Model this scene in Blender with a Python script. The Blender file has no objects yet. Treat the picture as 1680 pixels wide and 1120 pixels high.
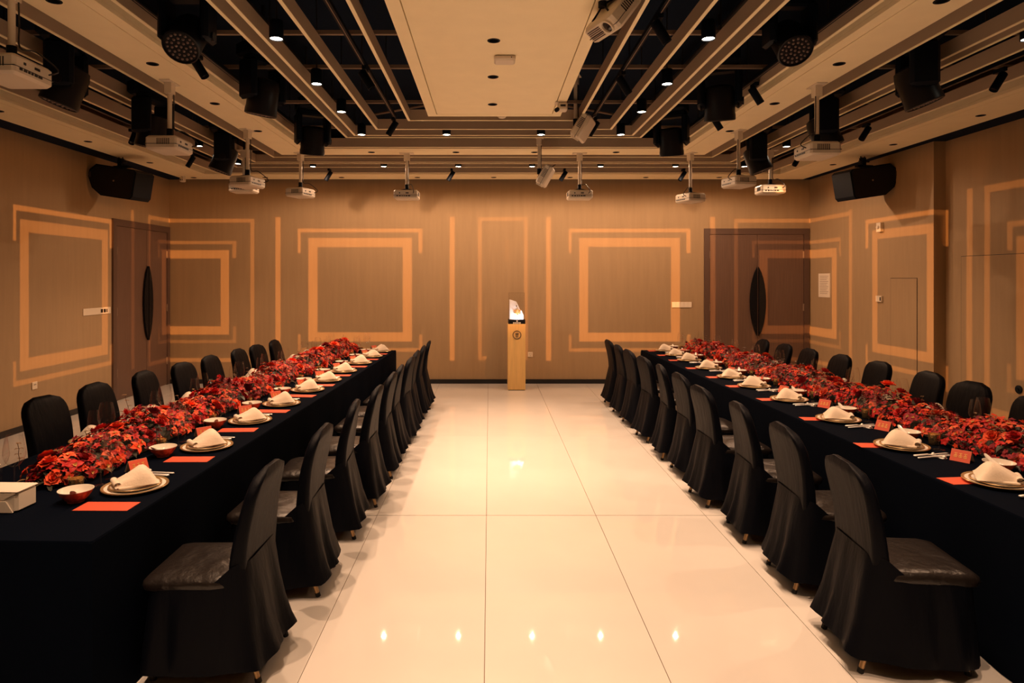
import bpy, bmesh, math, random
from mathutils import Matrix, Vector, Euler
R = math.radians
PI = math.pi
scene = bpy.context.scene
COL = scene.collection
random.seed(7)

# ------------------------------------------------------------------ camera, world, exposure
F = 1080.0                                   # focal length in pixels of the 1680 px frame
cam_d = bpy.data.cameras.new('camera')
cam = bpy.data.objects.new('camera', cam_d); COL.objects.link(cam)
cam.location = (0, 0, 1.8); cam.rotation_euler = (R(90), 0, 0)
cam_d.sensor_width = 36; cam_d.lens = 36 * F / 1680
cam_d.shift_x = 37 / 1680; cam_d.shift_y = -103 / 1680
cam_d.clip_start = 0.05
scene.camera = cam
w = bpy.data.worlds.new('world'); scene.world = w; w.use_nodes = True
w.node_tree.nodes['Background'].inputs[0].default_value = (0.004, 0.006, 0.010, 1)
w.node_tree.nodes['Background'].inputs[1].default_value = 1.0
vs = scene.view_settings
vs.view_transform = 'Standard'; vs.look = 'None'; vs.gamma = 1; vs.use_curve_mapping = False
vs.exposure = 0.0
LAMP_COL = (1.0, 0.60, 0.36)
LAMP_W = 166.0
WALL_LAMP_W = 66.0

# ------------------------------------------------------------------ materials
def principled(name, col, rough=0.5, metal=0.0, spec=0.5, bump=0.0, bscale=40.0, var=0.0, vscale=6.0,
               coat=0.0, sheen=0.0, stretch=None, objvar=0.0, trans=0.0):
    m = bpy.data.materials.new(name); m.use_nodes = True
    nt = m.node_tree; b = nt.nodes['Principled BSDF']
    b.inputs['Base Color'].default_value = (*col, 1)
    b.inputs['Roughness'].default_value = rough
    b.inputs['Metallic'].default_value = metal
    b.inputs['Specular IOR Level'].default_value = spec
    b.inputs['Coat Weight'].default_value = coat
    b.inputs['Sheen Weight'].default_value = sheen
    tc = None
    def coord():
        nonlocal tc
        if tc is None:
            t = nt.nodes.new('ShaderNodeTexCoord'); mp = nt.nodes.new('ShaderNodeMapping')
            nt.links.new(t.outputs['Object'], mp.inputs['Vector'])
            if stretch: mp.inputs['Scale'].default_value = stretch
            tc = mp.outputs['Vector']
        return tc
    src = None
    if var > 0:
        n = nt.nodes.new('ShaderNodeTexNoise'); n.inputs['Scale'].default_value = vscale; n.inputs['Detail'].default_value = 5
        nt.links.new(coord(), n.inputs['Vector'])
        mr = nt.nodes.new('ShaderNodeMapRange'); mr.inputs['From Min'].default_value = .3; mr.inputs['From Max'].default_value = .7
        mr.inputs['To Min'].default_value = 1 - var; mr.inputs['To Max'].default_value = 1 + var
        nt.links.new(n.outputs['Fac'], mr.inputs['Value'])
        hv = nt.nodes.new('ShaderNodeHueSaturation'); hv.inputs['Color'].default_value = (*col, 1)
        nt.links.new(mr.outputs[0], hv.inputs['Value']); src = hv.outputs['Color']
    if objvar > 0:
        oi = nt.nodes.new('ShaderNodeObjectInfo')
        mr = nt.nodes.new('ShaderNodeMapRange'); mr.inputs['To Min'].default_value = 1 - objvar; mr.inputs['To Max'].default_value = 1 + objvar
        nt.links.new(oi.outputs['Random'], mr.inputs['Value'])
        hv = nt.nodes.new('ShaderNodeHueSaturation')
        if src: nt.links.new(src, hv.inputs['Color'])
        else: hv.inputs['Color'].default_value = (*col, 1)
        nt.links.new(mr.outputs[0], hv.inputs['Value']); src = hv.outputs['Color']
    if src: nt.links.new(src, b.inputs['Base Color'])
    if bump > 0:
        n = nt.nodes.new('ShaderNodeTexNoise'); n.inputs['Scale'].default_value = bscale; n.inputs['Detail'].default_value = 4
        nt.links.new(coord(), n.inputs['Vector'])
        bp = nt.nodes.new('ShaderNodeBump'); bp.inputs['Strength'].default_value = bump; bp.inputs['Distance'].default_value = 0.02
        nt.links.new(n.outputs['Fac'], bp.inputs['Height']); nt.links.new(bp.outputs['Normal'], b.inputs['Normal'])
    return m

def emission(name, col, s):
    m = bpy.data.materials.new(name); m.use_nodes = True; nt = m.node_tree
    nt.nodes.remove(nt.nodes['Principled BSDF'])
    e = nt.nodes.new('ShaderNodeEmission'); e.inputs[0].default_value = (*col, 1); e.inputs[1].default_value = s
    nt.links.new(e.outputs[0], nt.nodes['Material Output'].inputs[0]); return m

def thin_glass(name, tint=(1, 1, 1), base=0.04):
    m = bpy.data.materials.new(name); m.use_nodes = True; nt = m.node_tree
    nt.nodes.remove(nt.nodes['Principled BSDF'])
    t = nt.nodes.new('ShaderNodeBsdfTransparent'); t.inputs[0].default_value = (*tint, 1)
    g = nt.nodes.new('ShaderNodeBsdfGlossy'); g.inputs['Roughness'].default_value = 0.02
    lw = nt.nodes.new('ShaderNodeLayerWeight'); lw.inputs['Blend'].default_value = 0.16
    mr = nt.nodes.new('ShaderNodeMapRange'); mr.inputs['To Min'].default_value = base; mr.inputs['To Max'].default_value = 0.6
    nt.links.new(lw.outputs['Facing'], mr.inputs['Value'])
    mx = nt.nodes.new('ShaderNodeMixShader')
    nt.links.new(mr.outputs[0], mx.inputs[0]); nt.links.new(t.outputs[0], mx.inputs[1]); nt.links.new(g.outputs[0], mx.inputs[2])
    nt.links.new(mx.outputs[0], nt.nodes['Material Output'].inputs[0]); return m

M = {}
M['wall'] = principled('wall_fabric', (0.345, 0.242, 0.135), 0.75, bump=0.10, bscale=30, var=0.05, vscale=3, stretch=(6, 6, .5))
M['tile'] = principled('pale_marble_tile', (0.74, 0.715, 0.68), 0.02, spec=0.5, var=0.035, vscale=1.3, objvar=0.012)
M['grout'] = principled('tile_grout', (0.16, 0.11, 0.07), 0.8)
M['skirting'] = principled('dark_skirting', (0.008, 0.008, 0.010), 0.4)
M['plenum'] = principled('black_void_paint', (0.007, 0.014, 0.030), 0.95, spec=0.1)
M['board'] = principled('cream_ceiling_board', (0.96, 0.85, 0.58), 0.55, var=0.02)
M['baffle'] = principled('champagne_baffle', (0.46, 0.36, 0.26), 0.42, var=0.04, vscale=2)
M['bar'] = principled('grey_steel_bar', (0.20, 0.14, 0.10), 0.5)
M['darkpipe'] = principled('dark_pipe', (0.02, 0.018, 0.018), 0.5)
M['black'] = principled('black_metal_case', (0.0030, 0.006, 0.012), 0.55, spec=0.14)
M['blackgloss'] = principled('black_gloss_plastic', (0.005, 0.006, 0.009), 0.4, spec=0.25)
M['white_plastic'] = principled('white_plastic', (0.70, 0.62, 0.50), 0.45, var=0.02)
M['port'] = principled('dark_ports', (0.02, 0.018, 0.018), 0.4)
M['lensglass'] = principled('projector_lens_glass', (0.02, 0.015, 0.015), 0.08)
M['door'] = principled('brown_door_veneer', (0.125, 0.075, 0.055), 0.5, var=0.12, vscale=4, stretch=(14, 14, .5))
M['doorframe'] = principled('door_frame', (0.095, 0.058, 0.045), 0.45)
M['handle'] = principled('black_bronze_handle', (0.004, 0.005, 0.008), 0.5, spec=0.15, bump=0.3, bscale=25)
M['satin'] = principled('black_satin', (0.0022, 0.0030, 0.0062), 0.50, spec=0.09, bump=0.30, bscale=7, stretch=(2.6, 2.6, 0.6))
M['seat_satin'] = principled('black_seat_satin', (0.012, 0.009, 0.008), 0.34, spec=0.45, bump=0.7, bscale=9)
M['cloth'] = principled('black_tablecloth', (0.0012, 0.0028, 0.0072), 0.9, spec=0.03, bump=0.06, bscale=300)
M['gold'] = principled('brass_leg', (0.62, 0.40, 0.20), 0.35, metal=0.8)
M['rubber'] = principled('black_rubber', (0.012, 0.011, 0.011), 0.7)
M['charger'] = principled('gold_rim', (0.62, 0.42, 0.20), 0.28, metal=0.7)
M['porcelain'] = principled('white_porcelain', (0.82, 0.76, 0.66), 0.15)
M['bowl_red'] = principled('red_gilded_porcelain', (0.45, 0.10, 0.045), 0.2, var=0.5, vscale=45)
M['napkin'] = principled('cream_napkin', (0.78, 0.66, 0.52), 0.85, bump=0.12, bscale=120, sheen=0.2)
M['silver'] = principled('polished_silver', (0.88, 0.86, 0.82), 0.38, metal=0.55)
M['red_card'] = principled('coral_red_card', (0.62, 0.085, 0.035), 0.6)
M['gold_ink'] = principled('gold_ink', (0.80, 0.45, 0.13), 0.4, metal=0.3)
M['paper'] = principled('white_paper', (0.76, 0.68, 0.57), 0.8)
M['glass'] = thin_glass('clear_glass', base=0.025)
M['case_glass'] = thin_glass('display_glass', base=0.03)
M['votive'] = principled('gold_mercury_glass', (0.75, 0.52, 0.24), 0.22, metal=0.85, bump=0.2, bscale=60)
M['wax'] = principled('candle_wax', (0.85, 0.75, 0.55), 0.5)
M['lens_on'] = emission('lit_lamp_lens', (1.0, 0.86, 0.66), 26.0)
M['pedestal'] = principled('honey_wood_pedestal', (0.88, 0.56, 0.20), 0.42, var=0.06, vscale=5, stretch=(8, 8, .6))
M['stone'] = principled('white_carved_stone', (0.85, 0.85, 0.88), 0.5, bump=0.3, bscale=30)
M['goldorn'] = principled('gold_ornament', (0.75, 0.38, 0.10), 0.35, metal=0.6)
M['white_ink'] = principled('white_lettering', (0.85, 0.82, 0.78), 0.5)
M['pet_orange'] = principled('petal_orange_red', (0.70, 0.062, 0.018), 0.5, objvar=0.35, spec=0.2)
M['pet_red'] = principled('petal_crimson', (0.48, 0.022, 0.020), 0.5, objvar=0.4, spec=0.2)
M['pet_dark'] = principled('petal_burgundy', (0.20, 0.010, 0.018), 0.5, objvar=0.4, spec=0.2)
M['pet_pink'] = principled('petal_coral', (0.78, 0.12, 0.05), 0.5, objvar=0.3, spec=0.2)
M['pollen'] = principled('flower_heart', (0.60, 0.33, 0.10), 0.7)
M['leaf'] = principled('dark_olive_leaf', (0.030, 0.027, 0.014), 0.5, objvar=0.3)
M['leaf_br'] = principled('bronze_leaf', (0.20, 0.115, 0.05), 0.5, objvar=0.3)
M['stem'] = principled('twig', (0.10, 0.055, 0.03), 0.7)
M['led'] = principled('led_lens', (0.16, 0.12, 0.11), 0.12)
M['darkwin'] = principled('dark_display_window', (0.012, 0.012, 0.014), 0.2)

# ------------------------------------------------------------------ mesh builder
class MB:
    def __init__(s): s.v = []; s.f = []; s.m = []; s.mats = []
    def slot(s, mat):
        if mat not in s.mats: s.mats.append(mat)
        return s.mats.index(mat)
    def add(s, vs, fs, mat=None, T=None):
        o = len(s.v)
        s.v += [tuple(T @ Vector(p)) if T is not None else tuple(p) for p in vs]
        s.f += [tuple(i + o for i in f) for f in fs]
        k = s.slot(mat) if mat is not None else 0
        s.m += [k] * len(fs)
        return s
    def box(s, c, d, mat=None, T=None):
        x, y, z = c; a, b, e = d[0] / 2, d[1] / 2, d[2] / 2
        vs = [(x + i * a, y + j * b, z + k * e) for k in (-1, 1) for j in (-1, 1) for i in (-1, 1)]
        return s.add(vs, [(0, 2, 3, 1), (4, 5, 7, 6), (0, 1, 5, 4), (2, 6, 7, 3), (0, 4, 6, 2), (1, 3, 7, 5)], mat, T)
    def box2(s, x0, x1, y0, y1, z0, z1, mat=None, T=None):
        return s.box(((x0 + x1) / 2, (y0 + y1) / 2, (z0 + z1) / 2), (abs(x1 - x0), abs(y1 - y0), abs(z1 - z0)), mat, T)
    def bbox(s, c, d, r, mat=None, T=None):
        # chamfered box: three nested rings top and bottom
        x, y, z = c; a, b, e = d[0] / 2, d[1] / 2, d[2] / 2
        def ring(q, zz):
            a2, b2, r2 = a - q, b - q, max(r - q * .3, r * .5)
            return [(x + px, y + py, zz) for px, py in ((-a2 + r2, -b2), (a2 - r2, -b2), (a2, -b2 + r2), (a2, b2 - r2), (a2 - r2, b2), (-a2 + r2, b2), (-a2, b2 - r2), (-a2, -b2 + r2))]
        L = [ring(r, z - e), ring(0, z - e + r), ring(0, z + e - r), ring(r, z + e)]
        vs = [p for q in L for p in q]; fs = []
        for k in range(3):
            for i in range(8):
                j = (i + 1) % 8; fs.append((k * 8 + i, k * 8 + j, k * 8 + 8 + j, k * 8 + 8 + i))
        fs.append(tuple(range(7, -1, -1))); fs.append(tuple(range(24, 32)))
        return s.add(vs, fs, mat, T)
    def lathe(s, prof, n=24, mat=None, T=None, cap0=False, cap1=False):
        vs = []; fs = []
        for r, z in prof:
            for i in range(n):
                a = 2 * PI * i / n; vs.append((r * math.cos(a), r * math.sin(a), z))
        for k in range(len(prof) - 1):
            for i in range(n):
                j = (i + 1) % n; fs.append((k * n + i, k * n + j, k * n + n + j, k * n + n + i))
        if cap0: fs.append(tuple(range(n - 1, -1, -1)))
        if cap1: fs.append(tuple(range((len(prof) - 1) * n, len(prof) * n)))
        return s.add(vs, fs, mat, T)
    def cyl(s, p0, p1, r, n=12, mat=None, r1=None):
        p0 = Vector(p0); p1 = Vector(p1); d = p1 - p0
        T = Matrix.Translation(p0) @ d.to_track_quat('Z', 'Y').to_matrix().to_4x4()
        return s.lathe([(r, 0), (r if r1 is None else r1, d.length)], n, mat, T, True, True)
    def tube(s, pts, r, n=6, mat=None):
        pts = [Vector(p) for p in pts]; vs = []; fs = []
        for k, p in enumerate(pts):
            d = (pts[min(k + 1, len(pts) - 1)] - pts[max(k - 1, 0)]).normalized()
            u = d.orthogonal().normalized() if k == 0 else (u - d * u.dot(d)).normalized()
            q = d.cross(u)
            rr = r[k] if isinstance(r, (list, tuple)) else r
            for i in range(n):
                a = 2 * PI * i / n; vs.append(tuple(p + (u * math.cos(a) + q * math.sin(a)) * rr))
        for k in range(len(pts) - 1):
            for i in range(n):
                j = (i + 1) % n; fs.append((k * n + i, k * n + j, k * n + n + j, k * n + n + i))
        fs.append(tuple(range(n - 1, -1, -1))); fs.append(tuple(range((len(pts) - 1) * n, len(pts) * n)))
        return s.add(vs, fs, mat)
    def prism(s, poly, h0, h1, mat=None, T=None):
        n = len(poly)
        vs = [(x, y, h0) for x, y in poly] + [(x, y, h1) for x, y in poly]
        fs = [(i, (i + 1) % n, n + (i + 1) % n, n + i) for i in range(n)] + [tuple(range(n - 1, -1, -1)), tuple(range(n, 2 * n))]
        return s.add(vs, fs, mat, T)
    def rings(s, rings, mat=None, T=None, cap0=True, cap1=True):
        n = len(rings[0]); vs = [p for q in rings for p in q]; fs = []
        for k in range(len(rings) - 1):
            for i in range(n):
                j = (i + 1) % n; fs.append((k * n + i, k * n + j, k * n + n + j, k * n + n + i))
        if cap0: fs.append(tuple(range(n - 1, -1, -1)))
        if cap1: fs.append(tuple(range((len(rings) - 1) * n, len(rings) * n)))
        return s.add(vs, fs, mat, T)
    def grid(s, fn, nu, nv, mat=None, T=None):
        vs = [fn(i / nu, j / nv) for j in range(nv + 1) for i in range(nu + 1)]
        fs = [(j * (nu + 1) + i, j * (nu + 1) + i + 1, (j + 1) * (nu + 1) + i + 1, (j + 1) * (nu + 1) + i) for j in range(nv) for i in range(nu)]
        return s.add(vs, fs, mat, T)
    def mesh(s, name, mat=None, smooth=None):
        me = bpy.data.meshes.new(name); me.from_pydata(s.v, [], s.f)
        for q in ([mat] if mat is not None else s.mats): me.materials.append(M[q])
        if mat is None and len(s.mats) > 1: me.polygons.foreach_set('material_index', s.m)
        bm = bmesh.new(); bm.from_mesh(me); bmesh.ops.recalc_face_normals(bm, faces=bm.faces[:]); bm.to_mesh(me); bm.free()
        if smooth:
            me.polygons.foreach_set('use_smooth', [True] * len(me.polygons))
            if smooth < 179: me.set_sharp_from_angle(angle=R(smooth))
        me.update(); return me
    def build(s, name, mat=None, parent=None, smooth=None, loc=None):
        return link(name, s.mesh(name, mat, smooth), parent, loc)

def link(name, data, parent=None, loc=None):
    o = bpy.data.objects.new(name, data); COL.objects.link(o)
    if parent is not None: o.parent = parent
    if loc is not None: o.location = loc
    return o
def tag(o, label=None, cat=None, group=None, kind=None):
    if label: o['label'] = label
    if cat: o['category'] = cat
    if group: o['group'] = group
    if kind: o['kind'] = kind
    return o
def thing(name, label, cat, loc=(0, 0, 0), rz=0.0, group=None):
    o = link(name, None, None, loc); o.rotation_euler = (0, 0, rz); o.empty_display_size = .1
    return tag(o, label, cat, group)
def kids(o): return [c for c in bpy.data.objects if c.parent == o]
def copy_tree(o, table, parent=None):
    c = o.copy(); COL.objects.link(c); c.parent = parent
    for ch in table.get(o, ()): copy_tree(ch, table, c)
    return c
def tree_table(o):
    t = {}
    for c in bpy.data.objects:
        if c.parent is not None: t.setdefault(c.parent, []).append(c)
    return t
class Proto:
    """one built thing; the first use moves it, later uses copy it with its parts"""
    def __init__(s, root): s.root = root; s.t = None; s.used = False
    def put(s, loc, rz=0.0, label=None, group=None, scale=None):
        if not s.used: s.used = True; o = s.root; s.t = {}; s._walk(o)
        else: o = copy_tree(s.root, s.t)
        o.location = loc; o.rotation_euler = (0, 0, rz)
        if scale: o.scale = (scale,) * 3
        if label: o['label'] = label
        if group: o['group'] = group
        return o
    def _walk(s, o):
        k = list(o.children); s.t[o] = k
        for c in k: s._walk(c)
def structure(o): o['kind'] = 'structure'; return o
ORD = ['', 'first', 'second', 'third', 'fourth', 'fifth', 'sixth', 'seventh', 'eighth', 'ninth', 'tenth', 'eleventh', 'twelfth']

# ------------------------------------------------------------------ room shell
XL, XR, XR2, YB, YF = -5.5, 5.5, 5.65, 11.30, -2.6
YSTEP = 8.15
ZC, ZP, CX = 3.47, 4.2, 0.05
CH = 3.5

floor = structure(MB().box2(XL - .3, XR2 + .3, YF - .2, YB + .3, -.12, -.004).build('floor', 'grout'))
tx0 = -0.023; tw = 0.832; tl = 2.5; ty0 = 5.01
meshcache = {}
for i in range(-7, 8):
    for j in range(-4, 4):
        x0, x1 = max(tx0 + i * tw, XL - .2), min(tx0 + (i + 1) * tw, XR2 + .2)
        y0, y1 = max(ty0 + j * tl, YF), min(ty0 + (j + 1) * tl, YB + .2)
        if x1 - x0 < .05 or y1 - y0 < .05: continue
        g = .0016; gy = .0007; wide_joint = j == -1
        if j in (-1, 0): y0, y1 = (y0, y1 - .0035) if j == -1 else (y0 + .0035, y1)
        key = (round(x1 - x0, 3), round(y1 - y0, 3))
        if key not in meshcache:
            a, b = (x1 - x0) / 2 - g, (y1 - y0) / 2 - gy
            mb = MB(); q = .0008
            mb.add([(-a, -b, -.01), (a, -b, -.01), (a, b, -.01), (-a, b, -.01), (-a, -b, -q), (a, -b, -q), (a, b, -q), (-a, b, -q),
                    (-a + q, -b + q, 0), (a - q, -b + q, 0), (a - q, b - q, 0), (-a + q, b - q, 0)],
                   [(0, 1, 5, 4), (1, 2, 6, 5), (2, 3, 7, 6), (3, 0, 4, 7), (4, 5, 9, 8), (5, 6, 10, 9), (6, 7, 11, 10), (7, 4, 8, 11), (8, 9, 10, 11)])
            meshcache[key] = mb.mesh('floor_tile', 'tile')
        link('floor_tile', meshcache[key], floor, ((x0 + x1) / 2, (y0 + y1) / 2, 0))

structure(MB().box2(XL - .2, XR2 + .2, YB, YB + .2, 0, ZP).build('wall_back', 'wall'))
structure(MB().box2(XL - .2, XL, YF, YB, 0, ZP).build('wall_left', 'wall'))
wr = MB(); wr.prism([(XR, YSTEP), (XR2, YSTEP), (XR2, YF), (XR2 + .2, YF), (XR2 + .2, YB), (XR, YB)], 0, ZP)
structure(wr.build('wall_right', 'wall'))
structure(MB().box2(XL - .2, XR2 + .2, YF - .2, YF, 0, ZP).build('wall_front', 'wall'))
# skirting
structure(MB().box2(XL, 3.68, YB - .012, YB, 0, .075).build('baseboard_back', 'skirting'))
structure(MB().box2(XL, XL + .012, YF, 9.56, 0, .075).build('baseboard_left', 'skirting'))
bb = MB(); bb.box2(XR - .012, XR, YSTEP, YB, 0, .075); bb.box2(XR2 - .012, XR2, YF, YSTEP, 0, .075); bb.box2(XR - .012, XR2, YSTEP - .012, YSTEP, 0, .075)
structure(bb.build('baseboard_right', 'skirting'))

# ------------------------------------------------------------------ ceiling
ceiling = structure(MB().box2(XL - .2, XR2 + .2, YF - .2, YB + .2, ZP, ZP + .1).build('ceiling', 'plenum'))
def mirror(x): return 2 * CX - x
def cut_holes(o, holes):
    """drill round openings for the recessed downlights"""
    if not holes: return
    mb = MB()
    for x, y, r in holes: mb.lathe([(r, ZC - .2), (r, ZC + .4)], 20, None, Matrix.Translation((x, y, 0)), True, True)
    c = mb.build('cutter', 'board')
    md = o.modifiers.new('b', 'BOOLEAN'); md.operation = 'DIFFERENCE'; md.object = c; md.solver = 'EXACT'
    dg = bpy.context.evaluated_depsgraph_get(); me = bpy.data.meshes.new_from_object(o.evaluated_get(dg))
    o.modifiers.clear(); o.data = me
    bpy.data.objects.remove(c)
HR = 0.036
ring_holes_side = [2.8, 3.96, 5.12, 6.28, 7.45]
ring_back_x = [-2.63, -1.56, -.443, .595, 1.674, 2.744]
soff_l = [5.1, 6.56, 8.02, 9.48, 10.88]; soff_r = [5.25, 6.74, 8.2, 9.64]
soff_b = [-3.70, -2.44, -1.19, .07, 1.33, 2.58, 3.79, 5.02]
panel_y = [2.96, 3.79, 4.62, 5.45, 6.31]
recessed = []
def board(name, x0, x1, y0, y1, holes=(), z=ZC, t=.03):
    o = MB().box2(x0, x1, y0, y1, z, z + t).build(name, 'board', ceiling)
    cut_holes(o, [(x, y, HR) for x, y in holes])
    recessed.extend(holes); return o
# ring: outer board, groove, inner lip
XO, XI, YO, YI = -2.80, -2.37, 8.88, 8.47
gw = .008; lip = .09
def ring_seg(kind):
    if kind == 'l':
        board('ring_board', XO, XI - lip - gw, YF, YO, [(-2.62, y) for y in ring_holes_side])
        board('ring_lip', XI - lip, XI, YF, YI + lip)
        MB().box2(XO, XI, YF, YO, ZC + .032, ZC + .13).build('ring_core', 'board', ceiling)
    if kind == 'r':
        board('ring_board', mirror(XI) + lip + gw, mirror(XO), YF, YO, [(2.72, y) for y in ring_holes_side])
        board('ring_lip', mirror(XI), mirror(XI) + lip, YF, YI + lip)
        MB().box2(mirror(XI), mirror(XO), YF, YO, ZC + .032, ZC + .13).build('ring_core', 'board', ceiling)
    if kind == 'b':
        board('ring_board', XI - lip - gw, mirror(XI) + lip + gw, YI + lip + gw, YO, [(x, 8.70) for x in ring_back_x if abs(x) < 2.4])
        board('ring_lip', XI, mirror(XI), YI, YI + lip)
        MB().box2(XI, mirror(XI), YI, YO, ZC + .032, ZC + .13).build('ring_core', 'board', ceiling)
for k in 'lrb': ring_seg(k)
# perimeter soffit (inner lip toward the room)
SI, SO = 4.55, 5.12
SBI, SBO = 10.52, 11.07
def soffit(kind):
    if kind == 'l':
        a, b = -SO, -SI
        board('soffit_board', a, b - lip - gw, YF, SBO, [(-4.89, y) for y in soff_l]); board('soffit_lip', b - lip, b, YF, SBI + lip)
        MB().box2(a, b, YF, SBO, ZC + .032, ZC + .13).build('soffit_core', 'board', ceiling)
    if kind == 'r':
        a, b = mirror(-SI), mirror(-SO) + .05
        board('soffit_board', a + lip + gw, b, YF, SBO, [(5.03, y) for y in soff_r]); board('soffit_lip', a, a + lip, YF, SBI + lip)
        MB().box2(a, b, YF, SBO, ZC + .032, ZC + .13).build('soffit_core', 'board', ceiling)
    if kind == 'b':
        a, b = -SI - lip - gw, mirror(-SI) + lip + gw
        board('soffit_board', a, b, SBI + lip + gw, SBO, [(x, 10.86) for x in soff_b if abs(x) < 4.5]); board('soffit_lip', -SI, mirror(-SI), SBI, SBI + lip)
        MB().box2(-SI, mirror(-SI), SBI, SBO, ZC + .032, ZC + .13).build('soffit_core', 'board', ceiling)
for k in 'lrb': soffit(k)
# black boards between soffit and walls, the recess's darkness put into their colour
structure(MB().box2(XL, -SO, YF, YB, ZC + .03, ZC + .1).build('gap_shade_1', 'plenum'))
structure(MB().box2(mirror(-SO) + .05, XR2, YF, YB, ZC + .03, ZC + .1).build('gap_shade_2', 'plenum'))
structure(MB().box2(-SO, mirror(-SO) + .05, SBO, YB, ZC + .03, ZC + .1).build('gap_shade_3', 'plenum'))
# centre panel
PX0, PX1, PY1 = -.63, .73, 6.78
board('center_panel', PX0 + lip + gw, PX1 - lip - gw, YF, PY1 - lip - gw, [(.03, y) for y in panel_y])
board('panel_lip', PX0, PX0 + lip, YF, PY1); board('panel_lip', PX1 - lip, PX1, YF, PY1); board('panel_lip', PX0 + lip, PX1 - lip, PY1 - lip, PY1)
MB().box2(PX0, PX1, YF, PY1, ZC + .032, ZC + .12).build('panel_core', 'board', ceiling)
# baffles: concentric U frames inside the ring and between ring and soffit
BH, BT = .115, .022
def baffle(x0, x1, y0, y1):
    b = MB().box2(x0, x1, y0, y1, ZC + .004, ZC + BH).build('baffle', 'baffle', ceiling)
    MB().box2(x0 - .002, x1 + .002, y0 - .002, y1 + .002, ZC, ZC + .005).build('lit_edge_cap', 'board', b)  # cream cap paints in the floor-bounce light on the bottom edge
for d in (.11, .68, .80, 1.11, 1.52):
    x = XI + d; y = YI - d
    baffle(x - BT / 2, x + BT / 2, YF, y); baffle(mirror(x) - BT / 2, mirror(x) + BT / 2, YF, y)
    baffle(x - BT / 2, mirror(x) + BT / 2, y, y + BT)
for d in (.17, .56, .68, .99, 1.50):
    x = XO - d; y = YO + d
    baffle(x - BT / 2, x + BT / 2, YF, y); baffle(mirror(x) - BT / 2, mirror(x) + BT / 2, YF, y)
    baffle(x - BT / 2, mirror(x) + BT / 2, y, y + BT)
# carrier bars over the baffles, pipes and hangers in the dark void
zb = ZC + .145
for y in (2.4, 3.25, 4.10, 4.90, 5.69, 6.82, 7.95, 9.3, 10.2):
    MB().box2(-5.1, 5.2, y - .015, y + .015, zb, zb + .03).build('carrier_bar', 'bar', ceiling)
    for x in (-4.2, -1.9, 2.0, 4.3): MB().cyl((x, y, zb + .02), (x, y, ZP), .008, 6).build('hanger_rod', 'darkpipe', ceiling)
for s in (-1, 1):
    a = Vector((CX + s * 1.35, 7.35, zb + .015)); b = Vector((CX + s * .35, 6.7, zb + .015))
    MB().cyl(a, b, .014, 6).build('diagonal_brace', 'bar', ceiling)
    a = Vector((CX + s * 2.3, 8.4, zb + .05)); b = Vector((CX + s * 1.7, 7.6, zb + .05))
    MB().cyl(a, b, .014, 6).build('diagonal_brace', 'bar', ceiling)
for x, z in ((-1.96, 4.03), (2.06, 4.03), (-3.18, 4.03), (3.26, 4.03)):
    MB().cyl((x, YF, z), (x, 10.5, z), .03, 10).build('duct_pipe', 'darkpipe', ceiling)

# recessed (unlit) downlights
_rc = thing('recessed_downlight', 'x', 'downlight')
MB().lathe([(HR - .001, .0), (HR - .006, .03), (HR - .010, .075), (0.004, .08)], 18).build('reflector_cup', 'black', _rc, smooth=60)
MB().lathe([(HR + .010, 0), (HR + .009, -.003), (HR - .002, -.003), (HR - .002, .0)], 18).build('trim_ring', 'black', _rc, smooth=40)
PR = Proto(_rc)
def rec_label(x, y):
    if abs(x - .03) < .01: return ('black recessed downlight in the cream centre panel', 'recessed lights of the centre panel')
    if abs(y - 8.70) < .01: return ('black recessed downlight in the crosswise ring beam', 'recessed lights of the crosswise ring beam')
    if abs(x + 2.62) < .01: return ('black recessed downlight in ring beam, control-panel side', 'recessed lights of the ring beam, control-panel side')
    if abs(x - 2.72) < .01: return ('black recessed downlight in ring beam, notice side', 'recessed lights of the ring beam, notice side')
    if abs(y - 10.86) < .01: return ('black recessed downlight in soffit above the pedestal', 'recessed lights of the pedestal wall soffit')
    if x < 0: return ('black recessed downlight in soffit along control-panel wall', 'recessed lights of the control-panel wall soffit')
    return ('black recessed downlight in soffit along notice wall', 'recessed lights of the notice wall soffit')
cnt = {}
for x, y in sorted(recessed, key=lambda p: (-round(p[1], 1), p[0])):
    l, g = rec_label(x, y); cnt[g] = cnt.get(g, 0) + 1
    across = abs(y - 8.70) < .01 or abs(y - 10.86) < .01
    PR.put((x, y, ZC), 0, l + ', ' + ORD[cnt[g]] + (' from control-panel wall' if across else ' from pedestal wall'), g)

# ------------------------------------------------------------------ lit cylinder downlights
def new_spot(name, energy, size, blend, radius, col=LAMP_COL):
    d = bpy.data.lights.new(name, 'SPOT'); d.energy = energy; d.spot_size = R(size); d.spot_blend = blend
    d.shadow_soft_size = radius; d.color = col; return d
def P_cyl(watt, cone, blend=.6, rad=.015):
  _cd = thing('cylinder_downlight', 'x', 'downlight')
  MB().lathe([(0.0, .125), (.044, .125), (.048, .12), (.048, .0), (.043, .0), (.041, .012)], 24).build('housing', 'black', _cd, smooth=40)
  MB().lathe([(.041, .006), (.0, .006)], 24).build('lens', 'lens_on', _cd)
  MB().cyl((0, 0, .12), (0, 0, ZP - 3.44), .006, 6).build('suspension_rod', 'darkpipe', _cd)
  sp = new_spot('downlight_lamp', watt, cone, blend, rad)
  lo = link('lamp', sp, _cd, (0, 0, -.006))
  return Proto(_cd)
PC = P_cyl(LAMP_W, 80); PCW = P_cyl(WALL_LAMP_W, 174, .25); PCS = P_cyl(95.0, 104)
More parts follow.
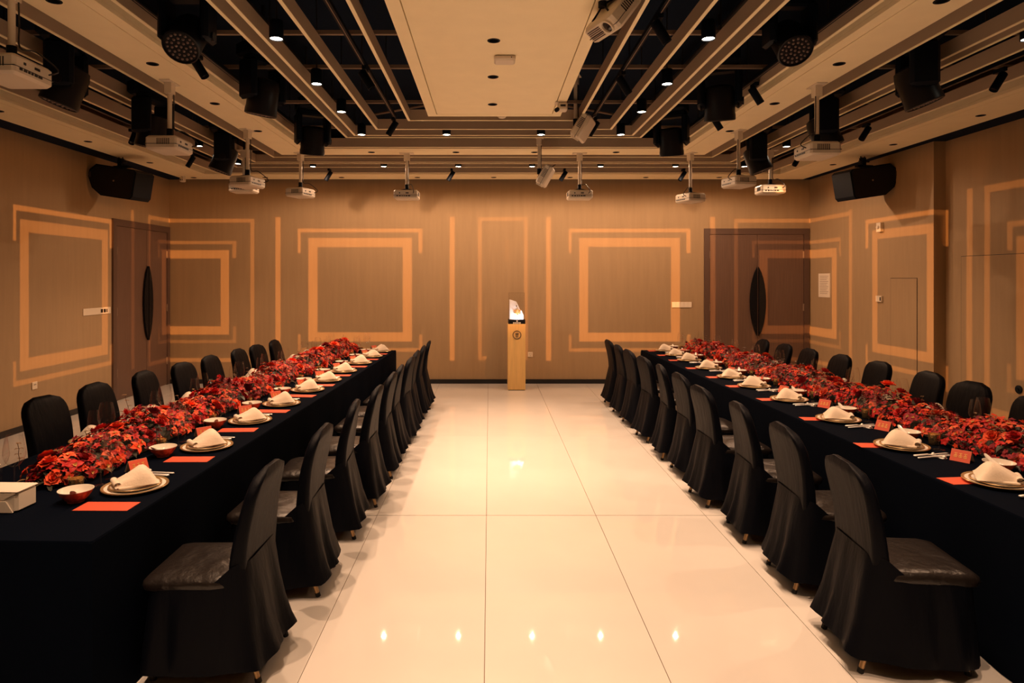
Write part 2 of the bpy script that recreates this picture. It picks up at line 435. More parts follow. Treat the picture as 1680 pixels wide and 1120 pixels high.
for i, y in enumerate((7.52, 6.49, 5.56, 4.51, 3.45, 2.4, 1.3, .2)):  # last two pairs, out of frame, added so floor bounce brightens the ceiling
    PC.put((-1.46, y, 3.44), 0, f'lit black cylinder downlight between baffles on control-panel side, {ORD[i+1]} from the pedestal wall', 'inner downlights, control-panel side')
    PC.put((1.50, y, 3.44), 0, f'lit black cylinder downlight between baffles on notice side, {ORD[i+1]} from the pedestal wall', 'inner downlights, notice side')
for x, t in ((-.49, 'beyond the centre panel, nearer the control panel'), (.59, 'beyond the centre panel, nearer the notice')):
    PC.put((x, 7.52, 3.44), 0, 'lit black cylinder downlight ' + t, 'inner downlights across')
for i, x in enumerate((-2.59, -1.55, -.456, .626, 1.63, 2.73, 3.74)):
    PCW.put((x, 9.66, 3.44), 0, f'lit black cylinder downlight along the pedestal wall, {ORD[i+1]} from the control-panel wall', 'downlights along the pedestal wall')
for x, y, t in ((-3.60, 9.42, 'beside the last ceiling projector, control-panel side'), (-3.60, 8.16, 'near the wall loudspeaker, control-panel side'), (3.70, 8.2, 'near the wall loudspeaker, notice side'), (3.70, 4.52, 'between outer baffles far from pedestal, notice side')):
    PCS.put((x, y, 3.44), 0, 'lit black cylinder downlight ' + t, 'outer side downlights')

# ------------------------------------------------------------------ projectors and their projected frames
def gobo(name, loc, facing, rects, energy, dist, col=(1.0, 0.36, 0.09)):
    """spot lamp whose beam carries the projected picture: rects in wall metres (u0,u1,v0,v1,soft,level)"""
    d = new_spot(name, energy, 150, 0.05, 0.0, col)
    o = link(name, d, None, loc)
    o.rotation_euler = (R(90), 0, {'back': 0, 'left': R(90), 'right': R(-90)}[facing])
    d.use_nodes = True; nt = d.node_tree; N = nt.nodes; L = nt.links
    em = [n for n in N if n.type == 'EMISSION'][0]
    tc = N.new('ShaderNodeTexCoord'); sx = N.new('ShaderNodeSeparateXYZ'); L.new(tc.outputs['Normal'], sx.inputs[0])
    def math_(op, a, b=None):
        n = N.new('ShaderNodeMath'); n.operation = op
        for i, q in enumerate((a, b)):
            if q is None: continue
            if isinstance(q, (int, float)): n.inputs[i].default_value = q
            else: L.new(q, n.inputs[i])
        return n.outputs[0]
    zz = math_('ABSOLUTE', sx.outputs[2]); sgn = math_('SIGN', sx.outputs[2])
    # the direction's sign may be reversed; ratios against the signed axis stay right
    rx = math_('DIVIDE', sx.outputs[0], sx.outputs[2]); ry = math_('DIVIDE', sx.outputs[1], sx.outputs[2])
    c = {'back': loc[0], 'left': loc[1], 'right': -loc[1]}[facing]
    u = math_('ADD', math_('MULTIPLY', rx, -dist), c); v = math_('ADD', math_('MULTIPLY', ry, -dist), loc[2])
    def band(x, a, b, s):
        q = math_('ABSOLUTE', math_('SUBTRACT', x, (a + b) / 2))
        m = N.new('ShaderNodeMapRange'); m.interpolation_type = 'SMOOTHSTEP'; L.new(q, m.inputs['Value'])
        h = (b - a) / 2
        m.inputs['From Min'].default_value = h - s; m.inputs['From Max'].default_value = h + s
        m.inputs['To Min'].default_value = 1; m.inputs['To Max'].default_value = 0
        return m.outputs[0]
    acc = None
    lo, hi = (XL, XR) if facing == 'back' else (YF, YB)
    for (u0, u1, v0, v1, s, lev) in rects:
        if u1 <= lo or u0 >= hi: continue
        u0, u1 = (lo - .02 if u0 < lo else u0), (hi + .02 if u1 > hi else u1)
        if facing == 'right': u0, u1 = -u1, -u0
        q = math_('MULTIPLY', band(u, u0, u1, s), band(v, v0, v1, s)); q = math_('MULTIPLY', q, lev)
        acc = q if acc is None else math_('MAXIMUM', acc, q)
    k = math_('DIVIDE', 1.0, math_('POWER', math_('MAXIMUM', zz, .25), 3.0))    # a projector lights its picture evenly
    L.new(math_('MULTIPLY', acc, k), em.inputs['Strength'])
    return o
SF = .014
def frame(a0, a1, z0, z1, t, lev=1.0, tv=None):
    tv = t if tv is None else tv
    return [(a0, a1, z1 - tv, z1, SF, lev), (a0, a1, z0, z0 + tv, SF, lev), (a0, a0 + t, z0, z1, SF, lev), (a1 - t, a1, z0, z1, SF, lev)]
def bracket(c, h, zt=2.66, zb_=.545, t=.065, leg=.42, lev=.95):
    r = []
    r += [(c - h, c + h, zt - t, zt, SF, lev), (c - h, c - h + .05, zt - leg, zt, SF, lev), (c + h - .07, c + h, zt - leg, zt, SF, lev)]
    r += [(c - h, c + h, zb_, zb_ + t, SF, lev * .7), (c - h, c - h + .05, zb_, zb_ + .30, SF, lev * .7), (c + h - .06, c + h, zb_, zb_ + .30, SF, lev * .7)]
    return r
def strip(c, lev=.9): return [(c - .045, c + .045, .39, 2.86, SF, lev)]
def big(c, h=.89, t=.16): return frame(c - h, c + h, .72, 2.50, t, 1.0) + bracket(c, h + .18)
def corner(c, lev=.85):
    return frame(c - 1.08, c + 1.08, .37, 2.83, .07, lev * .75) + bracket(c, .77, 2.45, .69, .06, .30, lev * .7) + frame(c - .645, c + .645, .84, 2.29, .145, lev)
def veil(a, b, k=1.0): return [(a, b, .10, 3.38, .16, .12 * k)]      # the dim background of each projected picture
def put_gobos():
    E = 250.0
    gobo('projected_frames', (-3.26, 8.92, 2.93), 'back', [q for q in corner(-5.115)] + strip(-3.63) + veil(XL, -3.25), E, YB - 8.92)
    gobo('projected_frames', (-1.12, 8.92, 2.90), 'back', big(-2.22) + strip(-.64) + veil(-3.25, -.40), E, YB - 8.92)
    gobo('projected_frames', (1.20, 8.92, 2.90), 'back', frame(-.20, .66, .40, 2.86, .07, .6) + [(.27, .34, 2.1, 2.5, .02, .35)] + strip(1.015) + big(2.405, .865, .155) + veil(-.40, 3.35), E, YB - 8.92)
    gobo('projected_frames', (3.73, 8.92, 2.93), 'back', corner(5.275) + strip(3.83) + veil(3.35, XR), E, YB - 8.92)
    cl = corner(YB + .385); cr = corner(YB - .225)
    gobo('projected_frames', (-2.92, 7.42, 2.88), 'left', frame(7.71, 9.49, .71, 2.50, .15, .8) + bracket(8.60, 1.0) + strip(10.14, .6) + cl + veil(7.2, YB, .8), E, -2.92 - XL)
    gobo('projected_frames', (3.02, 7.50, 2.88), 'right', frame(8.15, 9.46, .75, 2.49, .13, .8) + bracket(8.85, .78) + strip(10.03, .6) + strip(7.73, .6) + cr + veil(7.5, YB, .8), E, XR - 3.02)
    gobo('projected_frames', (3.03, 5.69, 2.88), 'right', frame(5.25, 7.41, .41, 2.86, .08, .5) + bracket(6.33, .77, 2.45, .69, .06, .30, .45) + frame(5.68, 6.98, .84, 2.29, .145, .5) + veil(5.0, 7.5, .5), E, XR - 3.03)
put_gobos()

def cable(pts, r=.005, n=5):
    P = [Vector(p) for p in pts]; out = []
    for i in range(len(P) - 1):
        p0, p1, p2, p3 = P[max(i - 1, 0)], P[i], P[i + 1], P[min(i + 2, len(P) - 1)]
        for k in range(4):
            t = k / 4
            out.append(.5 * ((2 * p1) + (p2 - p0) * t + (2 * p0 - 5 * p1 + 4 * p2 - p3) * t * t + (3 * p1 - p0 - 3 * p2 + p3) * t ** 3))
    out.append(P[-1]); return MB().tube(out, r, n)
def projector(loc, top, rz, label, pitch=0.0, roll=0.0, bracket_wide=True, wide=.32, sub=(0, 0), roof=None):
    """loc: centre of the body; top: height of the ceiling fixing; lens faces local +y"""
    x, y, z = loc
    roof = top if roof is None else roof
    t = thing('projector', label, 'projector', loc, rz, 'ceiling projectors')
    B = Matrix.Translation((0, 0, 0)) @ Euler((pitch, roll, 0)).to_matrix().to_4x4()
    W, D, H = wide, .26, .115
    body = MB().bbox((0, 0, 0), (W, D, H), .016, None, B); body.build('body', 'white_plastic', t, smooth=35)
    MB().box((0, 0, -.012), (W + .002, D + .002, .004), None, B).build('seam_line', 'port', t)
    lt = B @ Matrix.Translation((-W * .24, D / 2, 0)) @ Euler((R(-90), 0, 0)).to_matrix().to_4x4()
    lr = MB().lathe([(.046, -.01), (.046, .014), (.036, .014), (.034, .004)], 20, None, lt).build('lens_ring', 'white_plastic', t, smooth=40)
    MB().lathe([(.036, .003), (.02, .009), (.0, .011)], 20, None, lt).build('lens_glass', 'lensglass', lr, smooth=60)
    for s in (-1, 1):
        v = MB()
        for k in range(7): v.box((s * (W / 2 + .001), -.07 + k * .016, .008), (.004, .006, .05), None, B)
        v.build('side_vent', 'port', t)['kind'] = 'stuff'
    v = MB()
    for k in range(6): v.box((W * .2 + .0, D / 2 + .001, -.032 + k * .012), (W * .42, .004, .005), None, B)
    v.build('front_vent', 'port', t)['kind'] = 'stuff'
    v = MB()
    for k, (px, pw) in enumerate(((-.11, .02), (-.075, .022), (-.045, .014), (-.02, .014), (.01, .022), (.045, .03))): v.box((px, -D / 2 - .001, -.022), (pw, .006, .012), None, B)
    for k, (px, pw) in enumerate(((-.08, .016), (.02, .04))): v.box((px, -D / 2 - .001, .016), (pw, .006, .014), None, B)
    v.build('port_row', 'port', t)['kind'] = 'stuff'
    MB().lathe([(.0, -.008), (.018, -.008), (.018, 0)], 12, None, B @ Matrix.Translation((.1, -D / 2, .01)) @ Euler((R(90), 0, 0)).to_matrix().to_4x4()).build('power_socket', 'port', t)
    # mount: spider, joint, pole, ceiling bracket
    m = MB()
    for dx, dy in ((-.09, -.07), (.09, -.07), (-.09, .07), (.09, .07)):
        m.cyl(B @ Vector((0, 0, H / 2 + .03)), B @ Vector((dx, dy, H / 2)), .006, 6)
    m.build('mount_spider', 'black', t)
    jt = B @ Vector((0, 0, H / 2 + .035)); h = top - z
    MB().lathe([(.026, jt.z - .02), (.026, jt.z + .05)], 14, None, Matrix.Translation((jt.x, jt.y, 0)), True, True).build('mount_joint', 'black', t, smooth=40)
    MB().cyl((jt.x, jt.y, jt.z + .02), (jt.x, jt.y, h - .004), .019, 14).build('pole', 'white_plastic', t, smooth=40)
    br = MB(); br.box((jt.x, jt.y, h - .05), (.075, .06, .1)); br.box((jt.x, jt.y, h - .004), (.19 if bracket_wide else .1, .09, .008))
    br.build('ceiling_bracket', 'white_plastic', t)
    if roof > top + .01: MB().cyl((jt.x, jt.y, h), (jt.x, jt.y, roof - z), .012, 8).build('drop_rod', 'darkpipe', t)
    e = B @ Vector((.10, -D / 2 - .012, .01))
    cable([(jt.x + .022, jt.y - .022, h - .02), (jt.x + .026, jt.y - .024, h * .55), (jt.x + .024, jt.y - .03, jt.z + .05), (jt.x + .07, jt.y - .09, jt.z + .04), (e.x + .01, e.y - .05, e.z + .03), tuple(e)]).build('power_cable', 'port', t, smooth=60)
    return t
PW = 'white ceiling projector on a pole, '
projector((-2.72, 5.60, 2.93), ZC, R(90), PW + 'beaming at control-panel wall, beside the second moving head')
projector((-2.72, 7.40, 2.88), ZC, R(78), PW + 'beaming at control-panel wall, nearest the pedestal-wall crossing beam')
projector((-2.70, 3.72, 2.97), ZC, R(90), PW + 'beaming at control-panel wall, farthest from the pedestal')
projector((-2.52, 8.78, 2.94), ZC, R(72), PW + 'in the ring beam corner on control-panel side')
projector((-3.27, 8.77, 3.00), ZC + .04, 0, PW + 'beaming at pedestal wall, nearest the control-panel wall', roof=ZP)
projector((-1.10, 8.77, 2.91), ZC, 0, PW + 'beaming at pedestal wall, control-panel side of pedestal')
projector((1.20, 8.77, 2.91), ZC, 0, PW + 'beaming at pedestal wall, between pedestal and brown double door')
projector((2.68, 8.78, 2.87), ZC, R(-70), PW + 'in the ring beam corner on notice side')
projector((2.82, 7.45, 2.89), ZC, R(-80), PW + 'beaming at notice wall, nearest the pedestal-wall crossing beam')
projector((3.74, 8.77, 2.98), ZC + .04, 0, PW + 'beaming at pedestal wall, nearest the notice wall', roof=ZP)
projector((2.83, 5.69, 2.90), ZC, R(-90), PW + 'beaming at notice wall, beside the second moving head')
projector((.70, 8.22, 3.08), ZC + .10, R(78), 'white ceiling projector tipped steeply down, hung at crossing baffles near pedestal', pitch=R(-60), roof=ZP, wide=.26)
projector((.97, 6.82, 3.36), ZC + .45, R(72), 'white ceiling projector tipped down at the corner of the centre panel', pitch=R(-58), roof=ZP)
projector((.75, 4.0, 3.40), ZC + .55, R(112), 'large white projector tipped down at the long edge of centre panel', pitch=R(-52), wide=.30, roof=ZP)

# ------------------------------------------------------------------ moving head stage lights
def build_head(tilt, name_label):
    t = thing('moving_head_light', name_label, 'stage light')
    b = MB(); b.bbox((0, 0, .36), (.30, .27, .11), .02); b.build('base', 'black', t, smooth=35)
    b = MB(); b.box((-.06, 0, .43), (.03, .03, .06)); b.box((.06, 0, .43), (.03, .03, .06)); b.cyl((0, 0, .40), (0, 0, .71), .014, 8); b.build('clamp', 'darkpipe', t)
    b = MB(); b.bbox((0, 0, .285), (.30, .10, .06), .015)
    b.build('yoke_bridge', 'black', t, smooth=35)
    for s in (-1, 1): MB().bbox((s * .135, 0, .135), (.055, .17, .29), .02).build('yoke_arm', 'black', t, smooth=35)
    B = Matrix.Translation((0, 0, .03)) @ Euler((tilt, 0, 0)).to_matrix().to_4x4()
    hd = MB().lathe([(0, .13), (.07, .13), (.10, .115), (.112, .07), (.112, -.08), (.116, -.10), (.116, -.135), (.108, -.14), (.102, -.128), (0, -.126)], 28, None, B)
    head = hd.build('head', 'blackgloss', t, smooth=35)
    v = MB(); n = 0
    for rr, k in ((0, 1), (.030, 6), (.058, 12), (.086, 18)):
        for i in range(k):
            a = 2 * PI * i / max(k, 1) + rr * 9
            T = B @ Matrix.Translation((rr * math.cos(a), rr * math.sin(a), -.128)) @ Euler((PI, 0, 0)).to_matrix().to_4x4()
            v.lathe([(.0095, 0), (.0075, .006), (.003, .009)], 7, None, T, False, True)
    lens = v.build('led_lenses', 'led', head, smooth=60); lens['kind'] = 'stuff'
    MB().cyl((.15, 0, .03), (.175, 0, .03), .03, 14).build('tilt_knob', 'blackgloss', t, smooth=40)
    MB().cyl((.085, -.121, .36), (.085, -.128, .36), .011, 10).build('power_plug', 'white_plastic', t)
    return t
hA = Proto(build_head(R(-42), 'x')); hB = Proto(build_head(R(12), 'x')); hC = Proto(build_head(R(-20), 'x'))
MH = 'black moving-head stage light '
for pr, x, y, z, rz, l in (
    (hA, -1.95, 4.25, 3.33, R(0), MH + 'with LED face showing, inside ring beam, control-panel side'),
    (hB, -1.96, 5.70, 3.34, R(60), MH + 'second from the camera end inside ring beam, control-panel side'),
    (hB, -1.96, 7.30, 3.30, R(25), MH + 'in the inner ring corner, control-panel side'),
    (hC, -3.18, 4.95, 3.22, R(-75), MH + 'farthest from pedestal between outer baffles, control-panel side'),
    (hB, -3.18, 6.22, 3.16, R(80), MH + 'behind a projector pole between outer baffles, control-panel side'),
    (hC, -3.18, 7.90, 3.20, R(-75), MH + 'nearest pedestal wall between outer baffles, control-panel side'),
    (hA, 2.06, 4.52, 3.40, R(0), MH + 'with LED face showing, inside ring beam, notice side'),
    (hB, 2.06, 5.89, 3.34, R(-20), MH + 'second from the camera end inside ring beam, notice side'),
    (hB, 2.06, 7.46, 3.32, R(-25), MH + 'in the inner ring corner, notice side'),
    (hC, 3.26, 5.02, 3.24, R(75), MH + 'farthest from pedestal between outer baffles, notice side'),
    (hC, 3.26, 6.42, 3.20, R(75), MH + 'behind a projector pole between outer baffles, notice side'),
    (hC, 3.26, 8.03, 3.22, R(75), MH + 'nearest pedestal wall between outer baffles, notice side')):
    pr.put((x, y, z), rz, l, 'moving-head stage lights', 1.0 if pr is hA else 1.16)

# ------------------------------------------------------------------ lighting tracks and track spots
def track(x0, x1, y0, y1, label):
    t = thing('lighting_track', label, 'track', ((x0 + x1) / 2, (y0 + y1) / 2, ZC + .08), 0, 'black lighting tracks')
    a, b = max(abs(x1 - x0), .034), max(abs(y1 - y0), .034)
    MB().box((0, 0, 0), (a, b, .03)).build('rail', 'black', t)
    MB().box((0, 0, -.016), (a if a > b else .006, b if b > a else .006, .003)).build('copper_strip', 'bar', t)
    n = 5
    for k in range(n):
        f = (k + .5) / n - .5
        MB().cyl((a * f if a > b else 0, b * f if b > a else 0, .012), (a * f if a > b else 0, b * f if b > a else 0, ZP - ZC - .08), .006, 6).build('hanger', 'darkpipe', t)
track(-1.02, -1.02, 1.0, 7.1, 'black lighting track inside ring beam, control-panel side')
track(1.12, 1.12, 1.0, 7.1, 'black lighting track inside ring beam, notice side')
track(-4.05, -4.05, 1.0, 10.0, 'black lighting track between outer baffles, control-panel side')
track(4.15, 4.15, 1.0, 10.0, 'black lighting track between outer baffles, notice side')
track(-3.9, 4.0, 10.12, 10.12, 'black lighting track between baffles along pedestal wall')
track(-2.215, -2.215, 1.0, 8.0, 'black lighting track hugging the ring beam inside, control-panel side')
track(2.315, 2.315, 1.0, 8.0, 'black lighting track hugging the ring beam inside, notice side')
_ts = thing('track_spotlight', 'x', 'spotlight')
MB().box((0, 0, .015), (.034, .11, .03)).build('adapter', 'black', _ts)
MB().cyl((0, 0, .005), (0, 0, -.05), .008, 8).build('stem', 'black', _ts)
TT = Matrix.Translation((0, 0, -.055)) @ Euler((0, R(32), 0)).to_matrix().to_4x4()
ts_b = MB().lathe([(0, .055), (.030, .055), (.033, .05), (.033, -.105), (.029, -.108), (.026, -.095)], 20, None, TT).build('barrel', 'black', _ts, smooth=40)
MB().lathe([(.027, -.092), (.0, -.085)], 20, None, TT).build('glass_face', 'lensglass', ts_b)
PT = Proto(_ts)
TS = 'small black tilted track spotlight '
zt = ZC + .035
for x, y, rz, l, dz in (
    (-1.02, 7.0, R(0), 'on inner track end, control-panel side', -.03), (-1.02, 5.4, R(180), 'midway on inner track, control-panel side', 0), (1.12, 7.0, R(0), 'on inner track end, notice side', -.03),
    (1.12, 5.55, R(180), 'midway on inner track, notice side', 0), (1.12, 4.35, R(180), 'on inner track, notice side, above tipped projector', 0),
    (-2.215, 5.0, R(180), 'on the ring-side track by LED-face moving head, control-panel side', -.03), (2.315, 5.75, R(180), 'on the ring-side track by second moving head, notice side', -.03),
    (2.315, 6.75, R(180), 'on the ring-side track near inner corner, notice side', -.03),
    (-4.05, 4.9, R(20), 'below first outer moving head, control-panel side', -.03), (-4.05, 7.5, R(90), 'on outer track above wall loudspeaker, control-panel side', -.03), (-4.05, 8.95, R(0), 'on outer track nearest corner, control-panel side', -.04),
    (4.15, 5.35, R(0), 'on outer track far from pedestal, notice side', -.03), (4.15, 7.25, R(0), 'on outer track midway, notice side', -.03), (4.15, 8.85, R(0), 'on outer track nearest corner, notice side', -.04),
    (-2.46, 10.12, R(0), 'along pedestal wall, nearest the control-panel wall', -.05), (-.58, 10.12, R(0), 'along pedestal wall, second from control-panel wall', -.05), (1.15, 10.12, R(0), 'along pedestal wall, second from notice wall', -.05), (2.98, 10.12, R(0), 'along pedestal wall, nearest the notice wall', -.05)):
    o = PT.put((x, y, zt + dz), rz, TS + l, 'small track spotlights')

# ------------------------------------------------------------------ small ceiling fittings
t = thing('access_box', 'small white box fixed under the cream centre panel', 'box', (.115, 4.97, ZC))
MB().bbox((0, 0, -.02), (.16, .13, .04), .012).build('case', 'white_plastic', t, smooth=35); MB().box((.05, -.066, -.02), (.008, .002, .008)).build('indicator', 'port', t)
t = thing('panel_camera', 'small white camera unit under the corner of the centre panel', 'camera', (.672, 6.25, ZC))
MB().box((0, 0, -.003), (.10, .10, .006)).build('base_plate', 'white_plastic', t); MB().bbox((.02, 0, -.045), (.09, .11, .07), .01).build('case', 'white_plastic', t, smooth=35)
MB().cyl((-.03, -.05, -.075), (-.045, -.075, -.09), .02, 12).build('lens', 'black', t, smooth=40); MB().box((.02, -.056, -.04), (.05, .004, .02)).build('vent', 'port', t)
t = thing('smoke_detector', 'small round white smoke detector between baffles beyond the centre panel', 'detector', (.13, 6.88, ZC + .01))
MB().lathe([(.0, 0), (.035, 0), (.045, .012), (.045, .03), (0, .03)], 18).build('cap', 'white_plastic', t, smooth=40); MB().cyl((0, 0, .02), (0, 0, ZP - ZC - .01), .006, 6).build('drop_pipe', 'darkpipe', t)
t = thing('ceiling_camera', 'tiny white camera under the soffit corner by control-panel wall door', 'camera', (-5.0, 10.75, ZC))
MB().lathe([(.03, 0), (.03, -.04), (.0, -.04)], 14).build('mount', 'white_plastic', t, smooth=40); MB().bbox((0, -.02, -.065), (.075, .09, .06), .012).build('camera_head', 'white_plastic', t, smooth=35)
MB().cyl((-.015, -.066, -.065), (-.015, -.072, -.065), .010, 10).build('lens', 'port', t); MB().cyl((.016, -.066, -.065), (.016, -.072, -.065), .007, 10).build('sensor', 'port', t)

# ------------------------------------------------------------------ wall loudspeakers
def loudspeaker(x, y, s, label):
    t = thing('loudspeaker', label, 'loudspeaker', (x, y, 3.10), R(-12 * s), 'wall loudspeakers')
    pts = [(-.39, .10), (-.37, .19), (-.26, .26), (.33, .16), (.37, .12), (.31, -.20), (.27, -.24), (-.19, -.17), (-.33, -.06)]
    pts = [(px * s, pz) for px, pz in pts]
    T = Euler((R(90), 0, 0)).to_matrix().to_4x4()
    MB().prism(pts, -.17, .17, None, T).build('cabinet', 'black', t)
    MB().prism([(px * .93, pz * .93 - .003) for px, pz in pts], .17, .178, None, T).build('grille', 'blackgloss', t)
    MB().box((-.355 * s, -.179, .12), (.035, .01, .07)).build('handle', 'darkpipe', t)
    MB().cyl((.02 * s, -.178, .02), (.02 * s, -.183, .02), .012, 10).build('badge', 'bar', t)
    b = MB(); b.box((0, 0, .235), (.24, .06, .03)); b.box((-.02, 0, .29), (.06, .06, .12)); b.cyl((-.05, 0, .28), (-.05, 0, ZC - 3.10), .007, 6); b.cyl((.01, 0, .28), (.01, 0, ZC - 3.10), .007, 6)
    b.build('hanging_bracket', 'black', t)
    b = MB(); b.box((-.0 * s, 0, .30), (.16, .02, .02)); b.build('bracket_arm', 'darkpipe', t)
loudspeaker(-5.05, 9.05, 1, 'black wall loudspeaker hung above the double door of control-panel wall')
loudspeaker(5.12, 9.0, -1, 'black wall loudspeaker hung above the notice wall')

# ------------------------------------------------------------------ doors, flush panels, wall fittings
def lens_half(h, wd, side):
    n = 12; p = [(0, -h), (0, h)]
    arc = [(side * wd * (1 - (2 * k / n - 1) ** 2) ** .8, h - 2 * h * k / n) for k in range(1, n)]
    p = p + arc
    return p if side < 0 else p[::-1]
def door(name, loc, rz, wd, ht, seam, hz=(0.82, 2.0), hw=.125):
    """local: x along wall, y out of wall (towards the room is -y), origin at floor, left jamb x=0"""
    t = link(name, None, None, loc); t.rotation_euler = (0, 0, rz); structure(t)
    fw = .09
    f = MB(); f.box2(0, fw, -.03, 0, 0, ht); f.box2(wd - fw, wd, -.03, 0, 0, ht); f.box2(fw, wd - fw, -.03, 0, ht - .10, ht)
    f.build('door_frame', 'doorframe', t)
    for a, b, s in ((fw + .006, seam - .003, -1), (seam + .003, wd - fw - .006, 1)):
        lf = MB().box2(a, b, -.016, 0, .01, ht - .106).build('door_leaf', 'door', t)
        hh = (hz[1] - hz[0]) / 2
        H = MB().prism(lens_half(hh, hw, s), .030, .055, None, Matrix.Translation((seam + s * .012, 0, (hz[0] + hz[1]) / 2)) @ Euler((R(90), 0, 0)).to_matrix().to_4x4())
        for k in range(9):
            zz = hz[0] + .12 + k * (hz[1] - hz[0] - .24) / 8
        for zz in (hz[0] + .25, hz[1] - .25): H.cyl((seam + s * .05, -.016, zz), (seam + s * .05, -.035, zz), .012, 8)
        H.build('pull_handle', 'handle', lf)
        for k in range(3):
            xh = a if s < 0 else b
            MB().cyl((xh, -.02, .35 + k * .9), (xh, -.02, .47 + k * .9), .012, 8).build('hinge', 'bar', lf)
    return t
door('door_1', (XL, 9.58, 0), R(90), 1.70, 2.68, .95)
door('door_2', (3.68, YB, 0), 0, 1.80, 2.66, .91)
def flush_panel(name, x, y0, y1, z0, z1, structure_kind=True):
    t = link(name, None, None, (x, (y0 + y1) / 2, 0)); structure(t)
    a = abs(y1 - y0) / 2; g = .006
    MB().box2(-.004, 0, -a, a, z0, z1).build('shadow_gap', 'skirting', t)
    MB().box2(-.006, 0, -a + g, a - g, z0 + g, z1 - g).build('door_leaf', 'wall', t)
    return t
flush_panel('door_3', XR, 8.46, 9.02, .27, 1.81)
d4 = flush_panel('door_4', XR2, 6.86, 7.88, .02, 2.07)
T = Matrix.Translation((-.008, -.36, .62)) @ Euler((0, R(-90), 0)).to_matrix().to_4x4()
MB().lathe([(.045, 0), (.045, .012), (.02, .02), (.02, .03), (0, .03)], 16, None, T).build('round_lock', 'black', d4, smooth=40)

def plate(name, label, cat, loc, rz, wd, ht, cells=0, windows=(), dep=.012):
    t = thing(name, label, cat, loc, rz)
    MB().bbox((0, -dep / 2, 0), (wd, dep, ht), .003).build('faceplate', 'white_plastic', t)
    for k in range(cells):
        MB().box((-wd / 2 + (k + .5) * wd / cells, -dep - .002, 0), (wd / cells - .008, .005, ht - .016)).build('rocker_switch', 'paper', t)
    for (x, z, a, b) in windows: MB().box((x, -dep - .001, z), (a, .004, b)).build('display_window' if a > .02 else 'hole', 'darkwin', t)
    return t
plate('control_panel', 'long white control panel with two dark windows beside double door', 'control panel', (XL, 9.22, 1.345), R(90), .64, .095, 0, ((.10, 0, .05, .05), (.17, 0, .05, .05), (.225, 0, .02, .05)))
plate('light_switch', 'white five-gang light switch on pedestal wall beside brown double door', 'switch', (3.30, YB, 1.352), 0, .34, .10, 5)
plate('wall_socket', 'white wall socket low behind the pedestal', 'socket', (.70, YB, .50), 0, .085, .085, 0, ((-.012, .012, .006, .014), (.012, .012, .006, .014), (0, -.016, .006, .014)))
plate('wall_socket', 'white wall socket low on the control-panel wall', 'socket', (XL, 7.95, .51), R(90), .09, .09, 0, ((-.012, .012, .006, .014), (.012, .012, .006, .014)))
plate('thermostat', 'small white thermostat beside the narrow flush panel', 'thermostat', (XR, 9.26, 1.517), R(-90), .13, .085, 0, ((.045, 0, .022, .05),), .03)
t = plate('alarm_box', 'small white alarm sounder high on the notice wall', 'alarm', (XR, 9.23, 2.52), R(-90), .10, .13, 0, (), .05)
MB().lathe([(.03, 0), (.022, .02), (0, .026)], 14, None, Matrix.Translation((0, -.05, .0)) @ Euler((R(90), 0, 0)).to_matrix().to_4x4()).build('sounder', 'white_plastic', t, smooth=50)
t = thing('notice', 'white printed notice sheet in a frame beside the brown double door', 'notice', (XR, 10.80, 1.69), R(-90))
MB().box((0, -.006, 0), (.36, .012, .39)).build('sheet_board', 'paper', t)
tl_ = MB()
for k in range(11): tl_.box((-.01 * (k % 3), -.0125, .15 - k * .028), (.27 - .03 * (k % 3), .001, .006))
tl_.build('printed_lines', 'bar', t)

